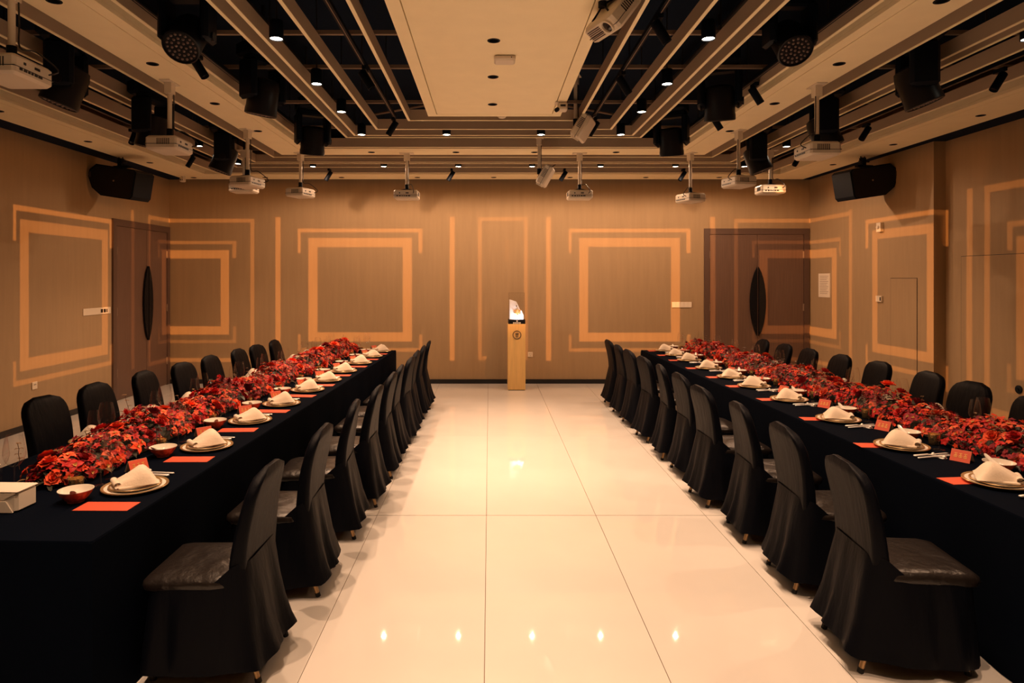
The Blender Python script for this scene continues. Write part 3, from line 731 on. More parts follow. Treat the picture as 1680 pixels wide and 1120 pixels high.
# ------------------------------------------------------------------ display pedestal
def ped():
    px, py = .438, 10.74
    t = thing('display_pedestal', 'tall honey-coloured wooden pedestal with round emblem against the far wall', 'pedestal', (px, py, 0))
    MB().bbox((0, 0, .54), (.285, .285, 1.06), .004).build('column', 'pedestal', t)
    MB().box((0, 0, .006), (.27, .27, .012)).build('foot', 'skirting', t)
    yb = -.1425
    em = MB(); T = Matrix.Translation((.005, yb, .895)) @ Euler((R(90), 0, 0)).to_matrix().to_4x4()
    em.lathe([(.070, 0), (.070, .005), (.058, .005), (.058, 0)], 32, None, T)
    for x, z, a, b in ((0, .024, .060, .008), (0, -.004, .008, .075), (-.018, .0, .008, .03), (.018, .0, .008, .03), (0, -.030, .05, .007), (0, .004, .044, .006)): em.box((x, z, .002), (a, b, .004), None, T)
    em.build('emblem', 'doorframe', t)
    c = thing('display_case', 'clear glass display case on black plinth atop the pedestal', 'display case', (px + .004, py, 1.07))
    pl = MB().bbox((0, 0, .035), (.272, .272, .07), .004).build('plinth', 'blackgloss', c)
    ink = MB(); ink.box((.003, -.137, .048), (.022, .002, .022))
    for k in range(4): ink.box((-.048 + k * .032, -.137, .018), (.026, .002, .018))
    ink.build('plinth_lettering', 'white_ink', pl)
    a = .13; zz0, zz1 = .07, .50
    for n_, q in (('glass_pane', (-a, a, -a, -a + .004)), ('glass_pane', (-a, a, a - .004, a)), ('glass_pane', (-a, -a + .004, -a + .004, a - .004)), ('glass_pane', (a - .004, a, -a + .004, a - .004))):
        MB().box2(*q, zz0, zz1).build(n_, 'case_glass', c)
    MB().box2(-a, a, -a, a, zz1, zz1 + .004).build('glass_lid', 'case_glass', c)
    s = thing('stone_ornament', 'bright white peaked stone ornament with gold boss inside the display case', 'ornament', (px + .004, py, 1.14))
    poly = [(-.115, .002), (.112, .002), (.112, .06), (.085, .135), (.045, .175), (.02, .235), (-.005, .285), (-.06, .305), (-.115, .32)]
    st = MB().prism(poly, -.05, .045, None, Euler((R(90), 0, 0)).to_matrix().to_4x4()); st.build('stone_slab', 'stone', s)
    g = MB(); rnd = random.Random(3)
    for k in range(16):
        a2 = k / 16 * 2 * PI; r_ = .018 + .036 * ((k * 7) % 5) / 5
        T = Matrix.Translation((.015 + 1.2 * r_ * math.cos(a2), -.052, .12 + r_ * math.sin(a2)))
        g.lathe([(0, -.012), (.012, -.006), (.013, .004), (0, .012)], 8, None, T)
    g.build('gold_boss', 'goldorn', s, smooth=60)
    MB().lathe([(0, -.012), (.014, 0), (0, .014)], 8, None, Matrix.Translation((-.002, -.052, .215))).build('dark_bead', 'doorframe', s)
    d = bpy.data.lights.new('case_lamp', 'POINT'); d.energy = 1.5; d.color = (1.0, .93, .95); d.shadow_soft_size = .01
    link('case_lamp', d, c, (.03, -.112, .10))
    led = MB().cyl((.03, -.112, .070), (.03, -.112, .082), .008, 10).build('case_spot', 'white_plastic', c)
ped()

# ------------------------------------------------------------------ chairs
def rrect(hx, hy, r, n=5):
    p = []
    for cx_, cy_, a0 in ((hx - r, hy - r, 0), (-hx + r, hy - r, 90), (-hx + r, -hy + r, 180), (hx - r, -hy + r, 270)):
        for k in range(n): a = R(a0 + 90 * k / (n - 1)); p.append((cx_ + r * math.cos(a), cy_ + r * math.sin(a)))
    return p
def build_chair(seed):
    rnd = random.Random(seed)
    t = thing('banquet_chair', 'x', 'chair')
    # backrest under its cover: stacked rounded sections, seat towards +x
    rings = []; N = 18
    ph = rnd.uniform(0, 6)
    for k in range(N + 1):
        u = k / N; z = .40 + .525 * u
        xc = -.195 - .085 * u ** 1.5 + .010 * math.sin(u * PI)
        hw = .195 + .016 * math.sin(u * PI * .9)
        cr = .125; top = .925 - z
        if top < cr: hw = hw - cr + math.sqrt(max(cr * cr - (cr - top) ** 2, 0)) * .98 + .003
        th = .026 + .016 * (1 - u)
        if top < .03: th *= .45 + .55 * math.sqrt(top / .03 + .0001)
        sec = rrect(th, max(hw, .05), min(th * .8, .02), 5)
        rings.append([(xc + px + .004 * math.sin(9 * py + 11 * z + ph), py, z + .003 * math.sin(14 * py + ph) * (top < .1)) for px, py in sec])
    MB().rings(rings).build('backrest', 'satin', t, smooth=50)
    # seat cushion
    rings = []
    for z, g in ((.405, -.03), (.415, -.004), (.435, .004), (.455, .0), (.470, -.018), (.478, -.06), (.482, -.12)):
        sec = rrect(.212 + g, .218 + g, max(.05 + g * .3, .02), 6)
        rings.append([(.02 + px + .004 * math.sin(px * 40 + ph), py, z + (.005 * math.sin(px * 23 + py * 31 + ph) if z > .44 else 0)) for px, py in sec])
    MB().rings(rings).build('seat', 'seat_satin', t, smooth=60)
    # gathered skirt
    rings = []; n = 72
    base = []
    for i in range(n):
        a = 2 * PI * i / n
        c, s_ = math.cos(a), math.sin(a)
        e = 7.0
        q = (abs(c) ** e + abs(s_) ** e) ** (-1 / e)
        base.append((a, q * c, q * s_))
    for z_, fl, am in ((.432, 0, 0), (.40, .006, .002), (.33, .018, .007), (.24, .034, .013), (.15, .050, .019), (.075, .062, .024)):
        ring = []; g = 1 - z_ / .432
        for a, ux, uy in base:
            wv = math.sin(a * 9 + ph) * .6 + math.sin(a * 14 + 2 * ph) * .4
            hx = .214 + fl * (.25 if ux > 0 else 1) + am * wv * (.4 if ux > .3 else 1); hy = .216 + fl * .7 + am * wv
            zz = z_; rear = max(0, min(1, (-ux - .35) / .4))
            if z_ < .1:
                cor = max(0, min(abs(ux), abs(uy)) - .55); zz += .012 * wv + .030 * rear * (1 - 1.2 * cor) - .012
            zz += rear * .10 * max(0, 1 - g * 2.2)
            x_ = .0 + ux * hx - rear * (.028 + .045 * g)
            ring.append((x_, uy * hy, max(zz, .012)))
        rings.append(ring)
    MB().rings(rings, cap0=False, cap1=False).build('skirt', 'satin', t, smooth=60)
    # legs with rubber tips
    for sx, sy in ((-1, -1), (-1, 1), (1, -1), (1, 1)):
        if sx < 0: p = [(-.19, sy * .17, .42), (-.225, sy * .178, .2), (-.285, sy * .19, .018)]
        else: p = [(.18, sy * .17, .41), (.185, sy * .172, .2), (.19, sy * .175, .018)]
        l = MB().tube(p, .0125, 8).build('leg', 'gold', t, smooth=50)
        e = Vector(p[-1]); d = (e - Vector(p[-2])).normalized()
        MB().cyl(e - d * .004, Vector((e.x + d.x * .016, e.y, 0)), .015, 8).build('rubber_foot', 'rubber', l)
    return t
chairA = Proto(build_chair(1)); chairB = Proto(build_chair(2)); chairC = Proto(build_chair(5))
chairs = [chairA, chairB, chairC]
rnd = random.Random(11)
TAB = {'L': 'control-panel-wall table', 'R': 'notice-wall table'}
def where(i, n, side, tb): return f'{ORD[n - i]} from display pedestal, {side} side of {TAB[tb]}'
L_in = [(3.13, -.745), (3.92, -.69), (4.72, -.665), (5.38, -.61), (6.12, -.60), (6.68, -.60), (7.38, -.575), (8.0, -.58), (8.63, -.565), (9.24, -.55)]
L_in = [(y, x - .30) for y, x in L_in]      # rear feet of the chairs
R_in = [(3.18, 1.743), (3.95, 1.785), (4.65, 1.78), (5.38, 1.735), (6.1, 1.775), (6.7, 1.76), (7.43, 1.745), (8.14, 1.73), (8.75, 1.72), (9.42, 1.72)]
L_out = [(4.80, -3.25), (5.38, -3.23), (6.1, -3.19), (6.74, -3.14), (7.34, -3.11), (8.02, -3.05), (8.56, -3.02), (9.22, -3.0)]
R_out = [(4.82, 4.0), (5.46, 4.0), (6.07, 4.05), (6.84, 4.04), (7.45, 3.97), (8.08, 3.92), (8.68, 3.88), (9.33, 3.86)]
L_out = [(y * 1.02, x * 1.02) for y, x in L_out]; R_out = [(y * 1.02, x * 1.02) for y, x in R_out]
k = 0
for (lst, rz0, side, tb, dx) in ((L_in, R(180), 'aisle', 'L', -.272), (R_in, 0, 'aisle', 'R', .255), (L_out, 0, 'wall', 'L', .25), (R_out, R(180), 'wall', 'R', -.25)):
    for i, (y, x) in enumerate(lst):
        pr = chairs[(k * 7 + i) % 3]; k += 1
        xx = x + dx
        pr.put((xx, y, 0), rz0 + R(rnd.uniform(-5, 5)), 'black satin-covered banquet chair, ' + where(i, len(lst), side, tb), f'chairs on the {side} side of {TAB[tb]}')

# ------------------------------------------------------------------ tables
TH = .75
TBL = {'L': dict(cx=-2.06, cy=6.17, L=7.05, W=1.16, a=R(-1.75)), 'R': dict(cx=2.89, cy=6.05, L=7.30, W=1.20, a=R(.98))}
def table(tb):
    d = TBL[tb]
    t = thing('banquet_table', f'long banquet table under a black floor-length cloth, {TAB[tb].replace(" table", "")} side', 'table', (d['cx'], d['cy'], 0), d['a'], 'two long banquet tables')
    hx, hy = d['W'] / 2, d['L'] / 2
    def loop(z, out, am, n=200):
        pts = []
        per = [(-hx, -hy), (hx, -hy), (hx, hy), (-hx, hy)]
        tot = 2 * (d['W'] + d['L'])
        for i in range(4):
            a = Vector(per[i]); b = Vector(per[(i + 1) % 4]); m = max(6, int((b - a).length / tot * n)); nrm = Vector(((b - a).y, -(b - a).x)).normalized()
            for q in range(m):
                f = q / m; p = a.lerp(b, f); s_ = f * (b - a).length
                ee = min(f, 1 - f) * (b - a).length
                wv = math.sin(s_ * 9 + i) * .5 + math.sin(s_ * 15.3 + 2 * i) * .5
                o = nrm * (out + am * wv * min(1, ee * 3))
                if q == 0: pv = (per[i][0] - per[i - 1][0], per[i][1] - per[i - 1][1]); o = o + Vector((pv[1], -pv[0])).normalized() * out
                pts.append((p.x + o.x, p.y + o.y, z))
        return pts
    MB().rings([loop(.004, .008, .012), loop(.2, .006, .010), loop(.45, .003, .006), loop(.70, .002, .001), loop(.742, .0, 0)], cap0=False, cap1=False).build('tablecloth_drop', 'cloth', t, smooth=60)
    top = MB().rings([[(x, y, .741) for x, y in rrect(hx, hy, .012, 3)], [(x, y, TH) for x, y in rrect(hx - .003, hy - .003, .012, 3)]]).build('tablecloth_top', 'cloth', t)
    MB().box((0, 0, .725), (d['W'] - .04, d['L'] - .04, .03)).build('tabletop', 'bar', t)
    for y in (-hy + .3, -hy / 3, hy / 3, hy - .3):
        for sx in (-1, 1): MB().cyl((sx * (hx - .15), y, 0), (sx * (hx - .15), y, .72), .016, 8).build('leg', 'darkpipe', t)
table('L'); table('R')

# ------------------------------------------------------------------ place settings (local +x towards the table centre, +y to the guest's left)
def P_charger():
    t = thing('charger_plate', 'x', 'plate')
    MB().lathe([(0, .002), (.10, .002), (.112, .006), (.150, .014), (.152, .017), (.150, .018), (.112, .010), (.10, .006), (0, .006)], 36).build('dish', 'porcelain', t, smooth=50)
    MB().lathe([(.1535, .0155), (.1515, .0195), (.139, .0165), (.139, .0135), (.150, .0125)], 36).build('gold_rim', 'charger', t, smooth=50)
    return Proto(t)
def P_plate():
    t = thing('dinner_plate', 'x', 'plate')
    MB().lathe([(0, .0), (.08, .0), (.09, .004), (.118, .012), (.120, .0145), (.118, .015), (.088, .008), (.08, .004), (0, .004)], 32).build('dish', 'porcelain', t, smooth=50)
    MB().lathe([(.1212, .0135), (.1195, .0162), (.110, .0142), (.110, .0118), (.118, .011)], 32).build('gold_rim', 'charger', t, smooth=50)
    return Proto(t)
def P_napkin(seed):
    rnd = random.Random(seed); p1, p2 = rnd.uniform(0, 6), rnd.uniform(.8, 1.2)
    t = thing('napkin', 'x', 'napkin')
    def f(u, v):
        x = -.095 + .195 * u; w_ = .098 - .036 * u + .008 * math.sin(u * 5 + p1)
        y = (v - .5) * 2 * w_ + .02 * (u - .5)
        e = 1 - abs(2 * v - 1) ** 2.6
        ridge = (math.sin(min(1, u / .34) * PI / 2) if u < .34 else 1 - .80 * ((u - .34) / .66) ** 1.15)
        z = .008 + .066 * p2 * ridge * (e ** .75) + .004 * math.sin(v * 14 + u * 9 + p1) * e
        return (x, y, z)
    MB().grid(f, 14, 14).build('draped_fold', 'napkin', t, smooth=75)
    def g(u, v):
        a = u * 2.6 * 2 * PI; r = .005 + .011 * u
        return (.088 + r * math.cos(a) * 1.1, (v - .5) * .12, .0185 + r * math.sin(a))
    MB().grid(g, 30, 3).build('rolled_end', 'napkin', t, smooth=75)
    MB().bbox((0, 0, .005), (.17, .15, .010), .004).build('folded_layer', 'napkin', t, smooth=60)
    return Proto(t)
def P_bowl():
    t = thing('soup_bowl', 'x', 'bowl')
    MB().lathe([(.033, .0), (.036, .0), (.036, .006), (.052, .018), (.068, .040), (.0755, .056)], 32).build('outer_glaze', 'bowl_red', t, smooth=50)
    MB().lathe([(.0757, .056), (.0757, .0585), (.073, .0585), (.065, .040), (.05, .020), (.03, .010), (0, .009)], 32).build('white_inside', 'porcelain', t, smooth=50)
    return Proto(t)
def P_soupspoon():
    t = thing('soup_spoon', 'x', 'spoon')
    def f(u, v):
        x = -.02 + .115 * u; wd = .017 * (1 - u) ** .5 + .0055; z = .016 + .055 * u ** 1.3 - .006 * (1 - (2 * v - 1) ** 2) * (1 - u) ** .6
        return (x, (v - .5) * 2 * wd * (math.sin(min(1, u * 6 + .15) * PI / 2)), z)
    MB().grid(f, 12, 4).build('scoop', 'porcelain', t, smooth=75)
    def h(u, v): p = f(.45 + .55 * u, v); return (p[0], p[1], p[2] - .004)
    MB().grid(h, 6, 4).build('handle_back', 'porcelain', t, smooth=75)
    return Proto(t)
def P_knife():
    t = thing('table_knife', 'x', 'knife')
    MB().bbox((-.06, 0, .006), (.09, .014, .009), .003).build('handle', 'silver', t, smooth=50)
    MB().prism([(-.015, -.006), (.09, -.007), (.105, -.002), (.10, .006), (-.015, .006)], .004, .0065).build('blade', 'silver', t)
    return Proto(t)
def P_fork():
    t = thing('table_fork', 'x', 'fork')
    MB().bbox((-.055, 0, .005), (.10, .010, .006), .002).build('handle', 'silver', t, smooth=50)
    MB().prism([(-.01, -.003), (.035, -.012), (.055, -.012), (.055, .012), (.035, .012), (-.01, .003)], .004, .007).build('neck', 'silver', t)
    for k in range(4): MB().box((.075, -.0102 + k * .0068, .0055), (.042, .003, .0026)).build('tine', 'silver', t)
    return Proto(t)
def P_rest():
    t = thing('cutlery_rest', 'x', 'cutlery rest')
    MB().bbox((0, 0, .003), (.035, .085, .006), .002).build('base', 'silver', t); 
    for s in (-1, 1): MB().lathe([(0, -.010), (.008, -.006), (.010, 0), (.008, .006), (0, .010)], 12, None, Matrix.Translation((0, s * .036, .012))).build('ball_end', 'silver', t, smooth=60)
    return Proto(t)
def P_menu():
    t = thing('menu_card', 'x', 'card')
    MB().box((0, 0, .001), (.25, .115, .002)).build('card_sheet', 'red_card', t)
    return Proto(t)
def P_place():
    t = thing('place_card', 'x', 'place card')
    h = .062; b = .035
    front = Matrix.Translation((-b, 0, 0)) @ Euler((0, R(90) - math.atan2(h, b) + R(0), 0)).to_matrix().to_4x4()
    MB().add([(-b, -.05, 0), (-b, .05, 0), (0, .05, h), (0, -.05, h), (-b + .0015, -.05, 0), (-b + .0015, .05, 0), (.0015, .05, h - .002), (.0015, -.05, h - .002)], [(0, 1, 2, 3), (4, 7, 6, 5), (0, 3, 7, 4), (1, 5, 6, 2), (0, 4, 5, 1), (3, 2, 6, 7)]).build('front_leaf', 'red_card', t)
    MB().add([(b, -.05, 0), (b, .05, 0), (0, .05, h), (0, -.05, h), (b + .0015, -.05, 0), (b + .0015, .05, 0), (.0015, .05, h), (.0015, -.05, h)], [(0, 3, 2, 1), (4, 5, 6, 7), (0, 4, 7, 3), (1, 2, 6, 5), (0, 1, 5, 4), (3, 7, 6, 2)]).build('back_leaf', 'paper', t)
    g = MB(); sl = math.atan2(h, b)
    def spt(f, y, o=.0012): return (-b + b * f - o * math.sin(sl), y, h * f + o * math.cos(sl))
    def bar(f0, f1, y0, y1): g.add([spt(f0, y0), spt(f0, y1), spt(f1, y1), spt(f1, y0)], [(0, 1, 2, 3)])
    for c_ in (-.024, 0, .024):      # three little gilt characters
        bar(.66, .70, c_ - .008, c_ + .008); bar(.50, .54, c_ - .007, c_ + .007); bar(.34, .38, c_ - .009, c_ + .009)
        bar(.32, .72, c_ - .0015, c_ + .0015); bar(.34, .54, c_ - .008, c_ - .006); bar(.34, .54, c_ + .006, c_ + .008)
    g.build('gilt_characters', 'gold_ink', t)
    return Proto(t)
def P_glass(h, r, stem, name, lab):
    t = thing(name, 'x', 'glass')
    MB().lathe([(.0, .003), (.006, .004), (.030, .0015), (.033, .0), (.033, .001), (.010, .005), (.0042, .012), (.0036, stem * .6), (.0045, stem)], 20).build('foot_and_stem', 'glass', t, smooth=60)
    hb = h - stem
    MB().lathe([(.0042, stem), (r * .45, stem + hb * .05), (r * .82, stem + hb * .20), (r, stem + hb * .38), (r * .97, stem + hb * .55), (r * .84, stem + hb * .8), (r * .70, h)], 24).build('bowl', 'glass', t, smooth=60)
    MB().lathe([(r * .70 + .0006, h - .001), (r * .70, h + .0006), (r * .70 - .0006, h - .001)], 24).build('rim', 'glass', t)
    return Proto(t)
def P_votive():
    t = thing('votive_holder', 'x', 'candle holder')
    MB().lathe([(0, .0), (.026, .0), (.030, .004), (.034, .07), (.032, .07), (.029, .012), (0, .010)], 20).build('cup', 'votive', t, smooth=50)
    MB().lathe([(0, .011), (.026, .011), (.027, .040), (0, .040)], 16).build('candle', 'wax', t, smooth=50)
    return Proto(t)
charger, dplate, bowl, sspoon, knife, fork, rest, menu, pcard, votive = P_charger(), P_plate(), P_bowl(), P_soupspoon(), P_knife(), P_fork(), P_rest(), P_menu(), P_place(), P_votive()
nap = [P_napkin(1), P_napkin(2), P_napkin(3)]
wine = P_glass(.275, .050, .115, 'wine_glass', '')
flute = P_glass(.245, .036, .10, 'white_wine_glass', '')
def setting(tb, side, i, n, x, y, rz, full, rd):
    wh = where(i, n, side, tb)
    c, s = math.cos(rz), math.sin(rz)
    def at(lx, ly, z=0): return (x + lx * c - ly * s, y + lx * s + ly * c, TH + z)
    gr = lambda w_: f'{w_} on the {side} side of {TAB[tb]}'
    if tb == 'R' and full: menu.put(at(-.115, .055), rz + R(rd.uniform(-6, 6)), 'coral red card under charger edge, ' + wh, gr('red cards'))
    elif full: menu.put(at(-.02, .265), rz + R(rd.uniform(-5, 5)), 'flat coral red card, ' + wh, gr('red cards'))
    charger.put(at(0, 0, .0022 if tb == 'R' else 0), rz, 'gold-rimmed charger plate, ' + wh, gr('charger plates'))
    dplate.put(at(0, 0, .0085), rz, 'white plate on charger, ' + wh, gr('dinner plates'))
    nr = rz + R((-28 if tb == 'R' else 35) + rd.uniform(-10, 10))
    nap[i % 3].put(at(0, 0, .0245), nr, 'cream folded cloth napkin, ' + wh, gr('folded napkins'))
    bowl.put(at(.17, .20), rz, 'small red-and-white soup bowl, ' + wh, gr('soup bowls'))
    if full:
        sspoon.put(at(.17, .20, .006), rz + R(100 + rd.uniform(-25, 25)), 'white spoon in soup bowl, ' + wh, gr('soup spoons'))
        a = rz + R(14 if tb == 'R' else -6)
        rest.put(at(.075, -.225), a, 'small silver cutlery rest, ' + wh, gr('cutlery rests'))
        knife.put(at(.05, -.195, .004), a, 'silver table knife, ' + wh, gr('table knives'), 1.2)
        fork.put(at(.045, -.238, .004), a, 'silver table fork, ' + wh, gr('table forks'), 1.2)
        pcard.put(at(.16, -.295), rz + R(rd.uniform(-10, 10)) + (R(32) if tb == 'R' else R(-42)), 'tent-folded red name card with gilt characters, ' + wh, gr('name cards'))
        votive.put(at(.255, .07), rz, 'gold votive cup by flowers, ' + wh, gr('votive cups'))
    gx, gy, hx, hy = (.205, -.045, .215, -.15) if full else (.15, -.13, .13, -.225)
    wine.put(at(gx, gy), rz, 'tall clear wine glass, ' + wh, gr('wine glasses'))
    flute.put(at(hx, hy), rz, 'slim clear wine glass, ' + wh, gr('slim glasses'))
rd = random.Random(5)
PL_L = [(3.30, -1.775), (4.09, -1.755), (4.83, -1.755), (5.48, -1.73), (6.16, -1.70), (6.75, -1.67), (7.41, -1.645), (8.13, -1.605), (8.83, -1.585), (9.45, -1.565)]
PL_R = [(3.37, 2.60), (4.09, 2.56), (4.87, 2.58), (5.67, 2.58), (6.37, 2.56), (6.96, 2.56), (7.66, 2.55), (8.40, 2.55), (8.98, 2.55), (9.52, 2.55)]
for i, (y, x) in enumerate(PL_L): setting('L', 'aisle', i, 10, x, y, PI + TBL['L']['a'], True, rd)
for i, (y, x) in enumerate(PL_R): setting('R', 'aisle', i, 10, x, y, TBL['R']['a'], True, rd)
OUT_L = [4.2] + [y for y, x in L_out]; OUT_R = [4.1] + [y for y, x in R_out]
for i, y in enumerate(OUT_L): setting('L', 'wall', i, len(OUT_L), -2.06 - .42 + (6.17 - y) * -.0305, y + .05, TBL['L']['a'], False, rd)
for i, y in enumerate(OUT_R): setting('R', 'wall', i, len(OUT_R), 2.89 + .435 + (6.05 - y) * .017, y + .05, PI + TBL['R']['a'], False, rd)

wine.put((-2.36, 3.27, TH), 0, 'tall clear wine glass beside the white tissue pack', 'glasses by the tissue pack')
flute.put((-2.47, 3.33, TH), 0, 'slim clear wine glass beside the white tissue pack', 'glasses by the tissue pack')
t = thing('tissue_pack', 'white soft pack of tissues at the camera-end corner of control-panel-wall table', 'tissues', (-2.285, 3.02, TH), R(-2)); t.scale = (1, 1, .74)
MB().bbox((0, 0, .062), (.34, .13, .122), .012).build('wrapped_block', 'paper', t, smooth=40)
MB().bbox((0, 0, .126), (.345, .134, .012), .004).build('top_fold', 'paper', t, smooth=40)
for k, (x0, x1) in enumerate(((-.16, -.06), (-.05, .04), (.05, .155))):
    MB().prism([(x0, .004), (x1, .004), ((x0 + x1) / 2 + .02, .07), ((x0 + x1) / 2 - .02, .07)], .064, .071, None, Euler((R(90), 0, 0)).to_matrix().to_4x4()).build('folded_flap', 'paper', t)
MB().prism([(-.17, .118), (.165, .118), (.11, .078), (-.10, .078)], .063, .068, None, Euler((R(90), 0, 0)).to_matrix().to_4x4()).build('folded_flap', 'napkin', t)

# ------------------------------------------------------------------ flower runners
def petal(mb, T, L, Wd, cup, curl, mat, nu=3, nv=2, point=.5):
    def f(u, v):
        w_ = Wd * (math.sin(PI * min(1, .18 + u * (.82 + .0))) ** point + .12) * (.96 if u < .98 else .5)
        y = (v - .5) * 2 * w_
        return (L * u * math.cos(curl * u), y, L * u * math.sin(curl * u) + cup * (2 * v - 1) ** 2 * Wd)
    mb.grid(f, nu, nv, mat, T)
def E3(x, y, z): return Euler((x, y, z)).to_matrix().to_4x4()
def F_rose(mat, seed, wide=1.0):
    r = random.Random(seed); mb = MB(); n = 15
    for k in range(n):
        q = k / (n - 1); a = k * 2.4; tilt = R(82 - 66 * q)
        T = Matrix.Translation((0, 0, -.005 * q)) @ E3(0, 0, a) @ Matrix.Translation((.003 + .012 * q, 0, 0)) @ E3(0, -tilt, 0)
        petal(mb, T, .026 + .018 * q, .016 + .012 * q, .3, -.35 * q, mat, 3, 2, .35)
    return mb
def F_orchid(mat, seed, heart='pollen'):
    r = random.Random(seed); mb = MB()
    for k in range(5):
        T = E3(0, 0, k * 2 * PI / 5 + r.uniform(-.1, .1)) @ E3(0, -R(r.uniform(15, 42)), 0)
        petal(mb, T, .042, .0135, .35, -.7, mat, 3, 2, .7)
    for k in range(3):
        T = E3(0, 0, k * 2 * PI / 3) @ E3(0, -R(65), 0); petal(mb, T, .018, .007, .5, -.5, heart, 2, 2, .7)
    return mb
def F_spider(mat, seed):
    r = random.Random(seed); mb = MB()
    for k in range(44):
        q = k / 44; T = E3(0, 0, k * 2.4) @ E3(0, -R(85 - 75 * q + r.uniform(-8, 8)), 0)
        petal(mb, T, .036 + r.uniform(0, .012), .0035, .3, -.5 * q, mat, 3, 1, .4)
    return mb
def F_comb(mat, seed):
    r = random.Random(seed); mb = MB()
    for k in range(26):
        q = k / 26; T = E3(0, 0, k * 2.4) @ Matrix.Translation((.022 * math.sqrt(q), 0, .0)) @ E3(0, -R(88 - 40 * q), 0)
        petal(mb, T, .042 - .012 * q, .011, .6, -.25, mat, 3, 2, .3)
    return mb
def F_small(mat, seed, mb=None, T0=None, s=1.0):
    r = random.Random(seed); mb = mb or MB(); T0 = T0 if T0 is not None else Matrix()
    for k in range(5):
        T = T0 @ E3(0, 0, k * 2 * PI / 5) @ E3(0, -R(r.uniform(20, 55)), 0)
        petal(mb, T, .026 * s, .010 * s, .3, -.5, mat, 2, 1, .6)
    return mb
def leafm(mb, T, L, Wd, mat): petal(mb, T, L, Wd, .35, -.6, mat, 4, 2, .9)
protos = []
for kind, fn, mats in (('rose', F_rose, ('pet_orange', 'pet_red', 'pet_pink')), ('orchid', F_orchid, ('pet_red', 'pet_orange', 'pet_pink', 'pet_dark')), ('spider_bloom', F_spider, ('pet_dark', 'pet_red')), ('cockscomb', F_comb, ('pet_red', 'pet_dark'))):
    for j, m_ in enumerate(mats): protos.append((kind, fn(m_, j + 3).mesh(kind, None, 80)))
W_ = {'rose': 1.0, 'orchid': 2.1, 'spider_bloom': .7, 'cockscomb': .6}
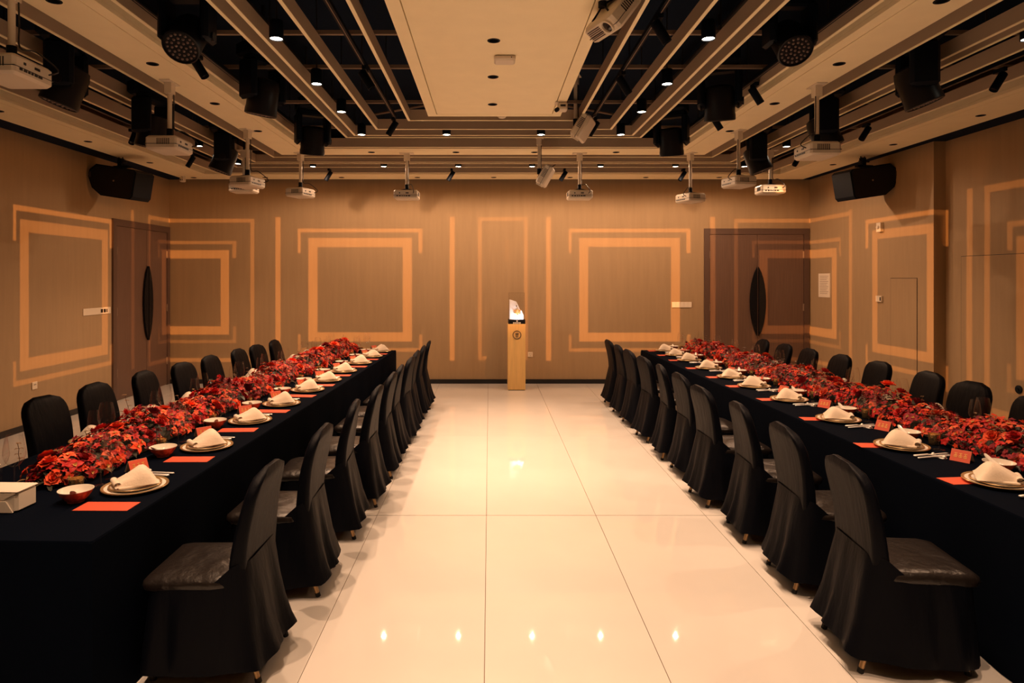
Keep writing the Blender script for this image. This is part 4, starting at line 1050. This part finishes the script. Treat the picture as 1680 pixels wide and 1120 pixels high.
def runner(tb, xc, y0, y1, slope, label, seed):
    r = random.Random(seed)
    t = thing('flower_runner', label, 'flowers', (xc, (y0 + y1) / 2, TH), 0, 'red flower runners down the tables')
    hy = (y1 - y0) / 2
    def prof(x): return max(0, 1 - (x / .21) ** 2) ** .36
    def hump(y): return .155 + .030 * math.sin(y * 5.3 + seed) + .024 * math.sin(y * 11.7 + 2 * seed)
    # blooms, about 290 of them as parts, set over an arch so that they cover the flanks too
    RX = .175
    def cap(y):                                   # the runner rounds off at both ends
        e = min(y + hy, hy - y) / .22
        return math.sqrt(max(0.0, 1 - (1 - min(e, 1)) ** 2)) * .85 + .15
    def arch(th, y, f):
        c = cap(y); return Vector((RX * c * f * math.cos(th) + slope * y, y, .012 + hump(y) * c * f * math.sin(th)))
    pts = []; tries = 0
    while len(pts) < 294 and tries < 30000:
        tries += 1
        q = r.random() ** 1.25; y = -hy + 2 * hy * q; th = PI * r.uniform(.06, .94)
        dmin = .056 + .022 * q
        p = arch(th, y, 1.0)
        if all((p - a).length_squared > dmin * dmin for a, _, _ in pts): pts.append((p, th, y))
    for p, th, y in pts:
        kind, me = r.choices(protos, [W_[k_] for k_, _ in protos])[0]
        p = arch(th, y, r.uniform(.94, 1.16)); p.z = max(p.z, .046)
        o = link(kind, me, t, p)
        n = Vector((math.cos(th), r.uniform(-.5, .35) - .9 * max(0, 1 - (y + hy) / .15), math.sin(th) + .25)).normalized()
        e = n.to_track_quat('Z', 'Y').to_matrix().to_4x4() @ E3(0, 0, r.uniform(0, 6.3)); o.rotation_euler = e.to_euler()
        o.scale = (r.uniform(.75, 1.2),) * 3
    fill = MB()
    for k in range(3600):
        y = r.uniform(-hy, hy); th = PI * r.uniform(.03, .97); p = arch(th, y, r.uniform(.72, 1.10)); p.z = max(p.z, .014)
        n = Vector((math.cos(th) + r.uniform(-.5, .5), r.uniform(-.7, .5), math.sin(th) + .2 + r.uniform(-.2, .4))).normalized()
        T = Matrix.Translation(p) @ n.to_track_quat('Z', 'Y').to_matrix().to_4x4() @ E3(0, 0, r.uniform(0, 6.3))
        F_small(r.choices(('pet_red', 'pet_orange', 'pet_dark', 'pet_pink'), (4.5, 2.6, 4, .6))[0], k, fill, T, r.uniform(.5, 1.05))
    fill.v = [(a, b, max(c, .003)) for a, b, c in fill.v]
    f = fill.build('small_blossoms', None, t, smooth=80); f['kind'] = 'stuff'
    lf = MB()
    for k in range(700):
        y = r.uniform(-hy - .02, hy + .02); th = PI * r.uniform(.0, 1.0); p = arch(th, y, r.uniform(.5, 1.03)); p.z = max(p.z, .01)
        T = Matrix.Translation(p) @ E3(0, 0, r.uniform(0, 6.3)) @ E3(0, -R(r.uniform(-5, 60)), 0)
        leafm(lf, T, r.uniform(.05, .09), r.uniform(.009, .017), r.choice(('leaf', 'leaf', 'leaf_br')))
    lf.v = [(a, b, max(c, .003)) for a, b, c in lf.v]
    f = lf.build('foliage', None, t, smooth=80); f['kind'] = 'stuff'
    # moss core that carries the stems
    core = []
    for k in range(41):
        y = -hy + .04 + (2 * hy - .08) * k / 40
        hh = hump(y) * .62 * cap(y)
        core.append([(slope * y + .125 * cap(y) * math.cos(a), y, .004 + hh * max(math.sin(a), 0)) for a in [PI * i / 8 for i in range(9)]])
    MB().rings(core).build('foam_base', 'leaf', t, smooth=60)
    # sprigs standing proud of the blooms
    for k in range(26):
        y = -hy + 2 * hy * (k + r.random()) / 26; x = r.uniform(-.14, .14)
        b0 = Vector((x + slope * y, y, hump(y) * .6)); d = Vector((r.uniform(-.5, .5), r.uniform(-.5, .5), 1)).normalized(); ln = r.uniform(.11, .19)
        sp_ = MB(); P = [b0 + d * ln * q / 5 + Vector((r.uniform(-.004, .004), r.uniform(-.004, .004), 0)) for q in range(6)]
        sp_.tube(P, .0014, 4, 'stem')
        for q in range(2, 6):
            for s_ in (-1, 1):
                T = Matrix.Translation(P[q]) @ E3(0, 0, r.uniform(0, 6.3)) @ E3(0, -R(35), 0)
                leafm(sp_, T, .022, .008, 'leaf_br')
        sp_.build('leafy_sprig', None, t, smooth=80)
runner('L', -2.14, 3.30, 9.58, .0305, 'long runner of red roses and orchids down the control-panel-wall table', 1)
runner('R', 3.00, 2.95, 9.60, -.012, 'long runner of red roses and orchids down the notice-wall table', 2)
